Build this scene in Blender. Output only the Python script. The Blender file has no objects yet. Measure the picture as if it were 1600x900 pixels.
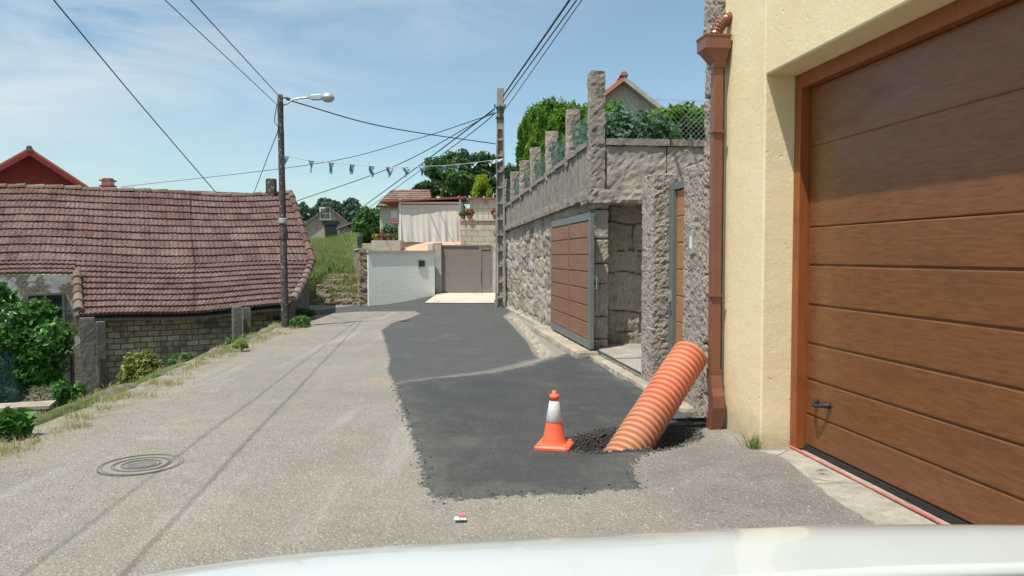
import bpy, bmesh, math, random
import numpy as np
from mathutils import Vector, Matrix, noise as mnoise

# ------------------------------------------------------------------ camera, sky, sun, exposure
S = bpy.context.scene
COL = S.collection
F = 1200.0
PITCH = math.atan(50 / F)
CAMZ = 1.5
cam = bpy.data.cameras.new('camera'); camo = bpy.data.objects.new('camera', cam); COL.objects.link(camo)
camo.location = (0, 0, CAMZ); camo.rotation_euler = (math.pi / 2 - PITCH, 0, 0)
cam.sensor_width = 36; cam.lens = 36 * F / 1600; cam.clip_start = 0.05; cam.clip_end = 3000
S.camera = camo

SUN_H = (0.28, 0.33)                       # horizontal travel of the light per metre of fall
elev = math.atan2(1, math.hypot(*SUN_H))
az = math.atan2(-SUN_H[0], -SUN_H[1])      # where the sun stands, clockwise from +Y
sun = bpy.data.lights.new('sun', 'SUN'); suno = bpy.data.objects.new('sun', sun); COL.objects.link(suno)
sun.energy = 5.0; sun.angle = math.radians(0.53); sun.color = (1.0, 0.955, 0.88)
suno.rotation_euler = Vector((SUN_H[0], SUN_H[1], -1)).to_track_quat('-Z', 'Y').to_euler()
suno.location = (-5, -5, 20)

W = bpy.data.worlds.new('World'); S.world = W; W.use_nodes = True
nt = W.node_tree; nt.nodes.clear()
def wn(t, **k):
    n = nt.nodes.new(t)
    for a, b in k.items(): setattr(n, a, b)
    return n
wo = wn('ShaderNodeOutputWorld'); bg = wn('ShaderNodeBackground'); bg.inputs[1].default_value = 0.13
sky = wn('ShaderNodeTexSky', sky_type='NISHITA', sun_disc=False, sun_elevation=elev, sun_rotation=az)
sky.air_density = 1.0; sky.dust_density = 0.7; sky.ozone_density = 1.6; sky.altitude = 100
tc = wn('ShaderNodeTexCoord'); mp = wn('ShaderNodeMapping'); mp.inputs['Scale'].default_value = (1.1, 1.1, 5.0)
mp.inputs['Rotation'].default_value = (0.0, 0.30, 0.2)
n1 = wn('ShaderNodeTexNoise'); n1.inputs['Scale'].default_value = 2.6; n1.inputs['Detail'].default_value = 9; n1.inputs['Roughness'].default_value = 0.62
n1.inputs['Distortion'].default_value = 0.5
rp = wn('ShaderNodeValToRGB'); rp.color_ramp.elements[0].position = 0.33; rp.color_ramp.elements[1].position = 0.66
# clouds thin out towards the right part of the sky and towards the horizon
dp = wn('ShaderNodeVectorMath', operation='DOT_PRODUCT'); dp.inputs[1].default_value = (-0.95, 0.0, 1.55)
mr = wn('ShaderNodeMapRange'); mr.inputs['From Min'].default_value = 0.30; mr.inputs['From Max'].default_value = 0.85; mr.clamp = True
mu = wn('ShaderNodeMath', operation='MULTIPLY'); mu2 = wn('ShaderNodeMath', operation='MULTIPLY'); mu2.inputs[1].default_value = 0.9
mx = wn('ShaderNodeMix', data_type='RGBA'); mx.inputs['B'].default_value = (5.0, 5.6, 5.85, 1)
L = nt.links.new
L(tc.outputs['Generated'], mp.inputs['Vector']); L(mp.outputs[0], n1.inputs['Vector']); L(n1.outputs['Fac'], rp.inputs[0])
L(tc.outputs['Generated'], dp.inputs[0]); L(dp.outputs['Value'], mr.inputs['Value'])
L(rp.outputs[0], mu.inputs[0]); L(mr.outputs[0], mu.inputs[1]); L(mu.outputs[0], mu2.inputs[0])
tint = wn('ShaderNodeMix', data_type='RGBA', blend_type='MULTIPLY'); tint.inputs['Factor'].default_value = 1; tint.inputs['B'].default_value = (.90, 1.02, .97, 1)
L(sky.outputs[0], tint.inputs['A']); L(tint.outputs['Result'], mx.inputs['A']); veil = wn('ShaderNodeMath', operation='ADD', use_clamp=True); veil.inputs[1].default_value = 0.09; L(mu2.outputs[0], veil.inputs[0]); L(veil.outputs[0], mx.inputs['Factor']); L(mx.outputs['Result'], bg.inputs[0]); L(bg.outputs[0], wo.inputs[0])

vs = S.view_settings; vs.view_transform = 'Standard'; vs.look = 'None'; vs.gamma = 1.0; vs.exposure = 0.17; vs.use_curve_mapping = False
try:
    S.cycles.max_bounces = 8; S.cycles.transparent_max_bounces = 16
except Exception: pass

# ------------------------------------------------------------------ helpers
rng = random.Random(7); nr = np.random.default_rng(11)
def ray(u, v):
    a = (u - 800) / F; b = (450 - v) / F
    c, s = math.cos(PITCH), math.sin(PITCH)
    return Vector((a, c + b * s, -s + b * c))
def G(u, v, z=0.0):
    r = ray(u, v); k = (z - CAMZ) / r.z
    return Vector((r.x * k, r.y * k, z))
def D(u, v, Y):
    r = ray(u, v); k = Y / r.y
    return Vector((r.x * k, Y, CAMZ + r.z * k))
def fbm(p, oct=4): return mnoise.fractal(p, 1.0, 2.0, oct)

class MB:
    def __init__(s): s.v = []; s.f = []; s.uv = None
    def add(s, vs, fs):
        o = len(s.v); s.v += [tuple(p) for p in vs]; s.f += [tuple(i + o for i in f) for f in fs]; return s
    def box(s, x0, x1, y0, y1, z0, z1):
        return s.add([(x0,y0,z0),(x1,y0,z0),(x1,y1,z0),(x0,y1,z0),(x0,y0,z1),(x1,y0,z1),(x1,y1,z1),(x0,y1,z1)],
                     [(0,3,2,1),(4,5,6,7),(0,1,5,4),(1,2,6,5),(2,3,7,6),(3,0,4,7)])
    def tube(s, pts, r, n=8, cap=True):
        pts = [Vector(p) for p in pts]; rr = r if isinstance(r, (list, tuple)) else [r] * len(pts)
        rings = []; up = None
        for i, p in enumerate(pts):
            t = (pts[min(i+1, len(pts)-1)] - pts[max(i-1, 0)]).normalized()
            if up is None: up = Vector((0,0,1)) if abs(t.z) < .9 else Vector((1,0,0))
            a = t.cross(up).normalized(); b = a.cross(t).normalized(); up = b
            rings.append([p + (a*math.cos(2*math.pi*k/n) + b*math.sin(2*math.pi*k/n))*rr[i] for k in range(n)])
        o = [q for r_ in rings for q in r_]; f = []
        for i in range(len(pts)-1):
            for k in range(n): f.append((i*n+k, i*n+(k+1)%n, (i+1)*n+(k+1)%n, (i+1)*n+k))
        if cap: f.append(tuple(range(n-1,-1,-1))); f.append(tuple((len(pts)-1)*n+k for k in range(n)))
        return s.add(o, f)
    def prism(s, poly, d):          # poly list of 3D points, extruded by vector d
        poly = [Vector(p) for p in poly]; d = Vector(d); n = len(poly)
        return s.add(poly + [p + d for p in poly], [tuple(range(n-1,-1,-1)), tuple(range(n, 2*n))] + [(i,(i+1)%n,n+(i+1)%n,n+i) for i in range(n)])
    def lathe(s, prof, c=(0,0,0), n=24):
        o = []; f = []
        for (r, z) in prof:
            for k in range(n):
                a = 2*math.pi*k/n; o.append((c[0]+r*math.cos(a), c[1]+r*math.sin(a), c[2]+z))
        for i in range(len(prof)-1):
            for k in range(n): f.append((i*n+k, i*n+(k+1)%n, (i+1)*n+(k+1)%n, (i+1)*n+k))
        f.append(tuple(range(n-1,-1,-1))); f.append(tuple((len(prof)-1)*n+k for k in range(n)))
        return s.add(o, f)
    def build(s, name, m, parent=None, smooth=False, world=False, bevel=0, weld=False, fix=True):
        me = bpy.data.meshes.new(name)
        V = s.v
        if world and parent is not None:
            bpy.context.view_layer.update()
            Mi = parent.matrix_world.inverted(); V = [tuple(Mi @ Vector(p)) for p in V]
        me.from_pydata(V, [], s.f)
        if s.uv is not None:
            ul = me.uv_layers.new(name='UVMap'); li = np.zeros(len(me.loops), dtype=np.int32); me.loops.foreach_get('vertex_index', li)
            ul.data.foreach_set('uv', np.array(s.uv, dtype=np.float32)[li].ravel())
        if fix or weld:
            bm = bmesh.new(); bm.from_mesh(me)
            if weld: bmesh.ops.remove_doubles(bm, verts=bm.verts, dist=1e-4)
            if fix: bmesh.ops.recalc_face_normals(bm, faces=bm.faces)
            bm.to_mesh(me); bm.free()
        me.materials.append(m); me.update()
        if smooth: me.polygons.foreach_set('use_smooth', [True]*len(me.polygons))
        o = bpy.data.objects.new(name, me); COL.objects.link(o)
        if parent is not None: o.parent = parent
        if bevel:
            b = o.modifiers.new('bevel', 'BEVEL'); b.width = bevel; b.segments = 2; b.limit_method = 'ANGLE'
        return o

def tag(o, label=None, cat=None, group=None, kind=None):
    if label: o['label'] = label
    if cat: o['category'] = cat
    if group: o['group'] = group
    if kind: o['kind'] = kind
    return o
def thing(name, label, cat, loc=(0,0,0), rz=0, group=None):
    o = bpy.data.objects.new(name, None); COL.objects.link(o); o.location = loc; o.rotation_euler = (0,0,rz)
    o.empty_display_size = .2
    return tag(o, label, cat, group)
def set_origin(o, p):
    p = Vector(p); o.data.transform(Matrix.Translation(-p)); o.location = p; return o

def rough_box(x0, x1, y0, y1, z0, z1, res=.05, amp=.02, sc=6.0, seed=0, chip=.03):
    """box with gridded faces, its surface pushed in and out like hewn granite"""
    mb = MB()
    nx = max(1, int((x1-x0)/res)); ny = max(1, int((y1-y0)/res)); nz = max(1, int((z1-z0)/res))
    def face(org, a, b, na, nb):
        vs_ = [tuple(Vector(org)+Vector(a)*(i/na)+Vector(b)*(j/nb)) for j in range(nb+1) for i in range(na+1)]
        fs_ = [(j*(na+1)+i, j*(na+1)+i+1, (j+1)*(na+1)+i+1, (j+1)*(na+1)+i) for j in range(nb) for i in range(na)]
        mb.add(vs_, fs_)
    X, Y, Z = x1-x0, y1-y0, z1-z0
    face((x0,y0,z0),(X,0,0),(0,0,Z),nx,nz); face((x0,y1,z0),(X,0,0),(0,0,Z),nx,nz)
    face((x0,y0,z0),(0,Y,0),(0,0,Z),ny,nz); face((x1,y0,z0),(0,Y,0),(0,0,Z),ny,nz)
    face((x0,y0,z0),(X,0,0),(0,Y,0),nx,ny); face((x0,y0,z1),(X,0,0),(0,Y,0),nx,ny)
    out = []
    c = Vector(((x0+x1)/2,(y0+y1)/2,(z0+z1)/2))
    for p in mb.v:
        q = Vector(p); n = Vector((0,0,0)); k = 0
        for ax,(lo,hi) in enumerate(((x0,x1),(y0,y1),(z0,z1))):
            if abs(q[ax]-lo) < 1e-5: n[ax] = -1; k += 1
            if abs(q[ax]-hi) < 1e-5: n[ax] = 1; k += 1
        s = Vector((seed*3.1, seed*1.7, seed))
        d = .6*amp*mnoise.noise(q*sc+s) + amp*.65*mnoise.noise(q*sc*3.1+s) + amp*.6*mnoise.noise(q*sc*7.3+s)
        if k > 1: d -= chip*(.5+.7*abs(mnoise.noise(q*7+s)))*(.6 if k == 2 else 1)
        q = q + n.normalized()*d if k else q
        out.append(tuple(q))
    mb.v = out
    return mb

# ------------------------------------------------------------------ materials
def lin(r, g, b):
    f = lambda c: (c/12.92 if c <= .04045 else ((c+.055)/1.055)**2.4)
    return (f(r/255), f(g/255), f(b/255), 1)
class NT:
    def __init__(s, name):
        s.m = bpy.data.materials.new(name); s.m.use_nodes = True; s.t = s.m.node_tree; s.t.nodes.clear()
        s.out = s.n('ShaderNodeOutputMaterial'); s.p = s.n('ShaderNodeBsdfPrincipled'); s.l(s.p.outputs[0], s.out.inputs[0])
        s.tc = s.n('ShaderNodeTexCoord')
    def n(s, t, **k):
        x = s.t.nodes.new(t)
        for a, b in k.items(): setattr(x, a, b)
        return x
    def l(s, a, b): s.t.links.new(a, b)
    def noise(s, scale, detail=5, rough=.6, vec=None, dist=0):
        x = s.n('ShaderNodeTexNoise'); x.inputs['Scale'].default_value = scale; x.inputs['Detail'].default_value = detail
        x.inputs['Roughness'].default_value = rough; x.inputs['Distortion'].default_value = dist
        s.l(vec if vec is not None else s.tc.outputs['Object'], x.inputs['Vector']); return x.outputs['Fac']
    def mapping(s, sc=(1,1,1), rot=(0,0,0), src=None):
        m = s.n('ShaderNodeMapping'); m.inputs['Scale'].default_value = sc; m.inputs['Rotation'].default_value = rot
        s.l(src if src is not None else s.tc.outputs['Object'], m.inputs[0]); return m.outputs[0]
    def vor(s, scale, feature='F1', out='Distance', vec=None, rnd=1.0):
        x = s.n('ShaderNodeTexVoronoi', feature=feature); x.inputs['Scale'].default_value = scale; x.inputs['Randomness'].default_value = rnd
        s.l(vec if vec is not None else s.tc.outputs['Object'], x.inputs['Vector']); return x.outputs[out]
    def ramp(s, fac, stops):
        r = s.n('ShaderNodeValToRGB'); e = r.color_ramp.elements
        while len(e) < len(stops): e.new(.5)
        for i, (p, c) in enumerate(stops): e[i].position = p; e[i].color = c if len(c) == 4 else (*c, 1)
        s.l(fac, r.inputs[0]); return r.outputs[0]
    def mix(s, fac, a, b, mode='MIX'):
        x = s.n('ShaderNodeMix', data_type='RGBA', blend_type=mode)
        for sock, val in ((x.inputs['Factor'], fac), (x.inputs['A'], a), (x.inputs['B'], b)):
            if isinstance(val, (int, float)): sock.default_value = val
            elif isinstance(val, tuple): sock.default_value = val if len(val) == 4 else (*val, 1)
            else: s.l(val, sock)
        return x.outputs['Result']
    def math(s, op, a, b=None, clamp=False):
        x = s.n('ShaderNodeMath', operation=op, use_clamp=clamp)
        for i, v in enumerate((a, b)):
            if v is None: continue
            if isinstance(v, (int, float)): x.inputs[i].default_value = v
            else: s.l(v, x.inputs[i])
        return x.outputs[0]
    def step(s, v, a, b):
        x = s.n('ShaderNodeMapRange'); x.interpolation_type = 'SMOOTHSTEP'; x.inputs['From Min'].default_value = a; x.inputs['From Max'].default_value = b
        s.l(v, x.inputs['Value']); return x.outputs[0]
    def attr(s, name):
        x = s.n('ShaderNodeAttribute'); x.attribute_name = name; return x.outputs['Fac']
    def bump(s, h, strength=.5, dist=.02, prev=None):
        b = s.n('ShaderNodeBump'); b.inputs['Strength'].default_value = strength; b.inputs['Distance'].default_value = dist
        s.l(h, b.inputs['Height'])
        if prev is not None: s.l(prev, b.inputs['Normal'])
        return b.outputs[0]
    def fin(s, col, rough=.85, bump=None, spec=None, metal=0):
        if isinstance(col, tuple): s.p.inputs['Base Color'].default_value = col if len(col) == 4 else (*col, 1)
        else: s.l(col, s.p.inputs['Base Color'])
        if isinstance(rough, (int, float)): s.p.inputs['Roughness'].default_value = rough
        else: s.l(rough, s.p.inputs['Roughness'])
        if bump is not None: s.l(bump, s.p.inputs['Normal'])
        s.p.inputs['Metallic'].default_value = metal
        if spec is not None: s.p.inputs['Specular IOR Level'].default_value = spec
        return s.m

def plain(name, c, rough=.6, var=.15, sc=8, bump=.15, metal=0, spec=None, bsc=60, dirt=0.0, dirtc=(.12,.10,.08)):
    k = NT(name); c = c[:3]
    hi = tuple(min(1, x*(1+var)) for x in c); lo = tuple(x*(1-var) for x in c)
    col = k.ramp(k.noise(sc, 6, .65), [(.3, lo), (.7, hi)])
    if dirt: col = k.mix(k.math('MULTIPLY', k.step(k.noise(sc*.35, 8, .7), .45, .75), dirt), col, dirtc)
    return k.fin(col, rough, k.bump(k.noise(bsc, 4, .6), bump, .01), spec, metal)

def granite(name, base, dark, var_sc=3.0, bumps=.9, lichen=.35):
    k = NT(name)
    big = k.noise(var_sc, 7, .7); fine = k.noise(75, 5, .75); spk = k.vor(140)
    col = k.ramp(big, [(.3, tuple(x*.72 for x in base)), (.55, base), (.75, tuple(min(1,x*1.22) for x in base))])
    col = k.mix(k.step(fine, .52, .68), col, dark)
    col = k.mix(k.math('MULTIPLY', k.step(spk, .16, .05), .6), col, (.62,.60,.56))
    col = k.mix(k.math('MULTIPLY', k.step(k.noise(5, 9, .75), .53, .66), lichen), col, (.075,.07,.06))
    h = k.math('ADD', k.noise(38, 8, .75), k.math('MULTIPLY', fine, .5))
    return k.fin(col, .92, k.bump(h, bumps, .035), .2)
M = {}
M['granite'] = granite('hewn_granite', (.45,.38,.325), (.15,.12,.105))
M['granite_pale'] = granite('pale_granite', (.47,.42,.36), (.22,.19,.165), lichen=.25)
M['granite_dark'] = granite('weathered_granite', (.35,.31,.27), (.12,.105,.09), lichen=.6)

def masonry():                                 # stones and joints; mortar mask and stone tone are stored in the mesh
    k = NT('rubble_masonry')
    tone = k.attr('tone'); mor = k.attr('mortar')
    base = k.ramp(tone, [(0, (.31,.265,.21)), (.3, (.42,.37,.30)), (.65, (.51,.455,.375)), (.85, (.56,.51,.43)), (1, (.50,.48,.45))])
    fine = k.noise(60, 6, .75)
    base = k.mix(k.step(fine, .5, .7), base, (.24,.20,.16))
    base = k.mix(k.math('MULTIPLY', k.step(k.noise(2.2, 9, .7), .52, .7), .55), base, (.16,.14,.115))
    mc = k.ramp(k.noise(14, 6, .7), [(.3, (.30,.27,.22)), (.7, (.52,.48,.40))])
    col = k.mix(k.step(k.math('ADD', mor, k.math('MULTIPLY', k.noise(30, 4, .6), .4)), .55, .85), base, mc)
    return k.fin(col, .93, k.bump(k.noise(48, 9, .8), 1.0, .035), .2)
M['masonry'] = masonry()

def board_concrete():
    k = NT('ribbed_parapet_stone')
    v = k.mapping((1, 9, .35)); st = k.noise(3.2, 7, .7, v)
    col = k.ramp(st, [(.3, (.13,.12,.105)), (.5, (.30,.275,.24)), (.72, (.46,.42,.36))])
    col = k.mix(k.math('MULTIPLY', k.step(k.noise(6, 8, .7), .5, .66), .5), col, (.09,.085,.075))
    return k.fin(col, .94, k.bump(k.math('ADD', st, k.math('MULTIPLY', k.noise(40, 6, .7), .5)), .9, .04), .15)
M['ribbed'] = board_concrete()

def facade():
    k = NT('cream_render')
    col = k.ramp(k.noise(1.3, 8, .65), [(.3, (.76,.63,.38)), (.7, (.83,.715,.47))])
    zz = k.n('ShaderNodeSeparateXYZ'); k.l(k.tc.outputs['Object'], zz.inputs[0])
    edge = k.math('ADD', zz.outputs['Z'], k.math('MULTIPLY', k.noise(4, 8, .7), .5))
    col = k.mix(k.math('MULTIPLY', k.step(edge, .56, .22), .75), col, (.40,.32,.21))
    vv = k.mapping((1, 3, .25)); col = k.mix(k.math('MULTIPLY', k.step(k.noise(3, 8, .75, vv), .6, .8), .3), col, (.47,.36,.20))
    h = k.math('ADD', k.noise(9, 8, .6), k.math('MULTIPLY', k.step(k.noise(19, 3, .5), .64, .74), -.5))
    return k.fin(col, .85, k.bump(k.math('ADD', h, k.math('MULTIPLY', k.noise(45, 6, .75), .5)), .38, .013), .25)
M['cream'] = facade()

def wood(name, a, b, c, along=1, gloss=.38, sc=3.0):
    k = NT(name); s = [12, 12, 12]; s[along] = 1.3
    v = k.mapping(tuple(s))
    g = k.noise(sc, 9, .65, v, .25)
    g2 = k.noise(1.3, 3, .5, k.mapping((2, .8, 3.5)))
    col = k.ramp(g, [(.28, a), (.5, b), (.75, c)])
    col = k.mix(k.math('MULTIPLY', k.step(g2, .5, .8), .55), col, tuple(x*.85 for x in a))
    return k.fin(col, k.ramp(g2, [(.3, (gloss-.06,)*3), (.7, (gloss+.12,)*3)]), k.bump(g, .12, .004), .4)
M['door_wood'] = wood('garage_door_wood', (.128,.047,.018), (.180,.072,.026), (.235,.102,.039), 1, gloss=.30, sc=5)
M['jamb_wood'] = wood('jamb_wood', (.20,.058,.017), (.26,.078,.022), (.31,.10,.03), 2)
M['gate_wood'] = wood('gate_wood', (.20,.095,.058), (.25,.122,.076), (.30,.155,.10), 1, .5)
M['ped_wood'] = wood('pedestrian_gate_wood', (.30,.13,.05), (.38,.18,.08), (.45,.23,.11), 1, .5)
M['board_grey'] = wood('weathered_boards', (.07,.06,.05), (.14,.125,.11), (.22,.20,.18), 2, .85)

def roof_mat(name, c1, c2, c3, lich, moss=0.0):
    k = NT(name)
    uv = k.tc.outputs['UV']
    fl = k.n('ShaderNodeVectorMath', operation='FLOOR'); k.l(uv, fl.inputs[0])
    wnz = k.n('ShaderNodeTexWhiteNoise', noise_dimensions='2D'); k.l(fl.outputs[0], wnz.inputs['Vector'])
    col = k.ramp(wnz.outputs['Value'], [(0, c1), (.45, c2), (.85, c3), (1, tuple(min(1,x*1.18) for x in c3))])
    big = k.noise(.9, 8, .7)
    col = k.mix(k.math('MULTIPLY', k.step(big, .5, .72), .55), col, tuple(x*.62 for x in c1))
    f = k.math('ADD', k.noise(30, 7, .8), k.math('MULTIPLY', k.noise(1.1, 5, .6), .22))
    col = k.mix(k.math('MULTIPLY', k.step(f, .62, .71), lich), col, (.31,.28,.23))
    col = k.mix(k.math('MULTIPLY', k.step(k.noise(6, 8, .7), .57, .7), .5), col, (.09,.055,.045))
    if moss: col = k.mix(k.math('MULTIPLY', k.step(k.noise(4, 6, .7), .42, .6), moss), col, (.22,.19,.10))
    return k.fin(col, .9, k.bump(k.noise(45, 6, .7), .6, .012), .2)
M['tiles'] = roof_mat('old_clay_tiles', (.090,.046,.040), (.106,.055,.047), (.127,.071,.060), .65)
M['ridge'] = roof_mat('mossy_ridge_tiles', (.115,.068,.055), (.14,.092,.075), (.17,.13,.105), .9)
M['tiles_red'] = roof_mat('red_clay_tiles', (.30,.09,.055), (.37,.13,.08), (.42,.17,.11), .3)
M['tiles_far'] = roof_mat('brown_far_tiles', (.15,.085,.07), (.19,.11,.09), (.22,.15,.12), .7)

def blocks(name, c1, c2, mortar, bw=.40, bh=.2, dirt=.6, rough=.9, rot=(0,0,0), ms=.012):
    k = NT(name)
    # boards of brick in the object's local XZ plane
    sp = k.n('ShaderNodeSeparateXYZ'); k.l(k.tc.outputs['Object'], sp.inputs[0])
    cb = k.n('ShaderNodeCombineXYZ'); k.l(k.math('ADD', sp.outputs['X'], sp.outputs['Y']), cb.inputs['X']); k.l(sp.outputs['Z'], cb.inputs['Y'])
    wob = k.n('ShaderNodeVectorMath', operation='ADD'); k.l(cb.outputs[0], wob.inputs[0])
    wv = k.n('ShaderNodeTexNoise'); wv.inputs['Scale'].default_value = 3; k.l(k.tc.outputs['Object'], wv.inputs['Vector'])
    sc_ = k.n('ShaderNodeVectorMath', operation='SCALE'); sc_.inputs['Scale'].default_value = .05; k.l(wv.outputs['Color'], sc_.inputs[0]); k.l(sc_.outputs[0], wob.inputs[1])
    br = k.n('ShaderNodeTexBrick'); br.inputs['Scale'].default_value = 1; br.inputs['Brick Width'].default_value = bw; br.inputs['Row Height'].default_value = bh
    br.inputs['Mortar Size'].default_value = ms; br.inputs['Mortar Smooth'].default_value = .4
    br.inputs['Color1'].default_value = (*c1, 1); br.inputs['Color2'].default_value = (*c2, 1); br.inputs['Mortar'].default_value = (*mortar, 1); br.inputs['Bias'].default_value = -.1
    k.l(wob.outputs[0], br.inputs['Vector'])
    col = k.mix(k.math('MULTIPLY', k.step(k.noise(2.2, 9, .7), .45, .65), dirt), br.outputs['Color'], tuple(x*.35 for x in c1))
    col = k.mix(k.math('MULTIPLY', k.step(k.noise(30, 6, .7), .5, .75), .4), col, tuple(x*.5 for x in c1))
    h = k.math('SUBTRACT', k.math('MULTIPLY', k.noise(30, 5, .7), .4), br.outputs['Fac'])
    return k.fin(col, rough, k.bump(h, .8, .015), .2)
M['blocks'] = blocks('concrete_block_wall', (.30,.275,.22), (.50,.46,.37), (.11,.10,.085), .25, .12, dirt=.85)
M['ashlar'] = blocks('ashlar_blocks', (.46,.40,.32), (.52,.46,.37), (.22,.19,.15), .55, .25, .25)
M['rubble'] = blocks('rubble_wall_stones', (.25,.22,.18), (.42,.38,.31), (.12,.10,.085), .34, .17, .6, ms=.03)
M['barn'] = plain('grey_barn_render', (.37,.33,.27), .95, .25, 1.5, .4, dirt=.6)
def plaster():
    k = NT('peeling_plaster')
    n = k.noise(1.6, 9, .7)
    st = k.ramp(k.noise(9, 8, .7), [(.3, (.10,.09,.075)), (.6, (.21,.19,.16)), (.8,(.28,.25,.21))])
    pl = k.ramp(k.noise(5, 7, .6), [(.3, (.33,.33,.31)), (.7, (.45,.45,.43))])
    f = k.step(n, .49, .54)
    return k.fin(k.mix(f, st, pl), .95, k.bump(k.math('ADD', f, k.noise(20, 6, .7)), .7, .03), .15)
M['plaster'] = plaster()

def leafmat(name, c1, c2, c3, rough=.55, trans=.25):
    k = NT(name); g = k.n('ShaderNodeNewGeometry')
    col = k.ramp(g.outputs['Random Per Island'], [(0, c1), (.5, c2), (1, c3)])
    col = k.mix(k.step(k.noise(1.7, 4, .6), .4, .7), col, c1)
    k.fin(col, rough, None, .3)
    tr = k.n('ShaderNodeBsdfTranslucent'); k.l(k.mix(.5, col, (c3[0]*1.3, c3[1]*1.5, c3[2]*.8)), tr.inputs[0])
    ms = k.n('ShaderNodeMixShader'); ms.inputs[0].default_value = trans
    k.l(k.p.outputs[0], ms.inputs[1]); k.l(tr.outputs[0], ms.inputs[2]); k.l(ms.outputs[0], k.out.inputs[0])
    return k.m
M['leaf_citrus'] = leafmat('citrus_leaves', (.03,.09,.018), (.05,.15,.028), (.12,.27,.06), .35)
M['leaf_dark'] = leafmat('dark_leaves', (.028,.065,.03), (.045,.10,.04), (.075,.145,.055), .6)
M['leaf_hedge'] = leafmat('hedge_foliage', (.05,.12,.015), (.10,.22,.025), (.18,.33,.04), .7, .35)
M['leaf_mid'] = leafmat('mid_green_leaves', (.045,.11,.03), (.075,.17,.045), (.12,.23,.06), .6)
M['leaf_lime'] = leafmat('lime_foliage', (.18,.30,.02), (.30,.43,.03), (.42,.52,.05), .7)
M['leaf_yellow'] = leafmat('yellowish_leaves', (.10,.13,.03), (.19,.22,.05), (.30,.30,.08), .6)
M['leaf_euc'] = leafmat('bluish_leaves', (.055,.10,.08), (.085,.15,.11), (.12,.19,.145), .6)
M['grass'] = leafmat('meadow_grass', (.11,.18,.055), (.20,.28,.09), (.38,.38,.19), .7, .35)
M['grass_dry'] = leafmat('dry_verge_grass', (.22,.24,.10), (.36,.35,.18), (.50,.45,.28), .8, .35)
M['netleaf'] = leafmat('leaves_behind_net', (.06,.13,.07), (.11,.21,.12), (.19,.31,.20), .7)
M['bark'] = plain('bark', (.11,.085,.06), .95, .35, 9, .9)
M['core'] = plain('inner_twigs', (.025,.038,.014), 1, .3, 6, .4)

M['pole_dark'] = plain('creosoted_pole_concrete', (.085,.078,.07), .95, .45, 12, .9, dirt=0)
def poled():
    k = NT('mottled_dark_pole')
    col = k.ramp(k.noise(7, 7, .7, k.mapping((1,1,.4))), [(.35, (.05,.045,.042)), (.7, (.13,.115,.10))])
    col = k.mix(k.step(k.noise(20, 5, .7), .57, .64), col, (.40,.38,.35))
    return k.fin(col, .95, k.bump(k.noise(30, 7, .7), .8, .02), .2)
M['pole_dark'] = poled()
M['pole_conc'] = plain('aged_pole_concrete', (.30,.275,.245), .93, .25, 6, .6, dirt=.5)
M['conc'] = plain('grey_concrete', (.37,.35,.31), .93, .2, 3, .5, dirt=.5)
M['conc_light'] = plain('light_concrete', (.50,.46,.39), .93, .15, 3, .5, dirt=.35, dirtc=(.25,.22,.17))
M['kerb'] = plain('rough_tan_concrete', (.34,.30,.235), .95, .25, 4, .9, dirt=.7, dirtc=(.15,.125,.09), bsc=35)
M['conc_old'] = plain('mossy_concrete_post', (.13,.13,.115), .95, .4, 9, .8, dirt=.7, dirtc=(.05,.05,.04))
def whitewall():
    k = NT('white_painted_wall')
    col = k.ramp(k.noise(1.2, 8, .6), [(.3, (.84,.86,.80)), (.7, (.88,.89,.84))])
    vv = k.mapping((3, 3, .4)); col = k.mix(k.math('MULTIPLY', k.step(k.noise(2.2, 8, .75, vv), .55, .8), .4), col, (.36,.37,.33))
    return k.fin(col, .9, k.bump(k.noise(12, 6, .6), .3, .02), .2)
M['white_wall'] = whitewall()
M['copper'] = plain('brown_painted_metal', (.19,.072,.042), .36, .10, 5, .06, spec=.5)
M['metal_grey'] = plain('grey_green_metal', (.135,.155,.15), .45, .1, 8, .08)
M['metal_dark'] = plain('dark_green_metal', (.02,.05,.045), .4, .1, 8, .05)
M['metal_galv'] = plain('galvanised_metal', (.50,.52,.53), .4, .12, 10, .08, metal=.6)
M['taupe'] = plain('taupe_gate_paint', (.235,.20,.175), .5, .05, 4, .05)
M['black'] = plain('black_rubber', (.02,.022,.024), .6, .2, 8, .1)
M['cable'] = plain('black_cable', (.02,.025,.03), .6, .1, 8, 0)
M['orange_pipe'] = None
def pipe_mat():
    k = NT('orange_corrugated_plastic')
    zz = k.n('ShaderNodeSeparateXYZ'); k.l(k.tc.outputs['Object'], zz.inputs[0])
    col = k.ramp(k.noise(3, 6, .6), [(.3, (.57,.185,.10)), (.7, (.66,.245,.135))])
    d = k.step(k.math('ADD', zz.outputs['Z'], k.math('MULTIPLY', k.noise(9, 6, .7), .35)), .62, .28)
    col = k.mix(k.math('MULTIPLY', d, .6), col, (.44,.25,.15))
    col = k.mix(k.math('MULTIPLY', k.step(k.noise(14, 8, .8), .56, .68), .35), col, (.42,.20,.11))
    return k.fin(col, .5, k.bump(k.noise(50, 4, .6), .08, .01), .35)
M['orange_pipe'] = pipe_mat()
M['cone'] = plain('orange_cone_plastic', (.86,.135,.06), .5, .08, 9, .1, dirt=.35, dirtc=(.45,.10,.06))
M['cone_white'] = plain('worn_reflective_white', (.62,.62,.62), .6, .12, 25, .15, dirt=.4, dirtc=(.33,.31,.30))
M['white_plastic'] = plain('white_plastic', (.75,.76,.75), .5, .05, 5, .05)
M['cream_cloth'] = plain('cream_canvas', (.60,.56,.50), .85, .06, 2, .1)
M['terracotta'] = plain('salmon_roof_coating', (.62,.33,.22), .8, .1, 2, .15)
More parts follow.
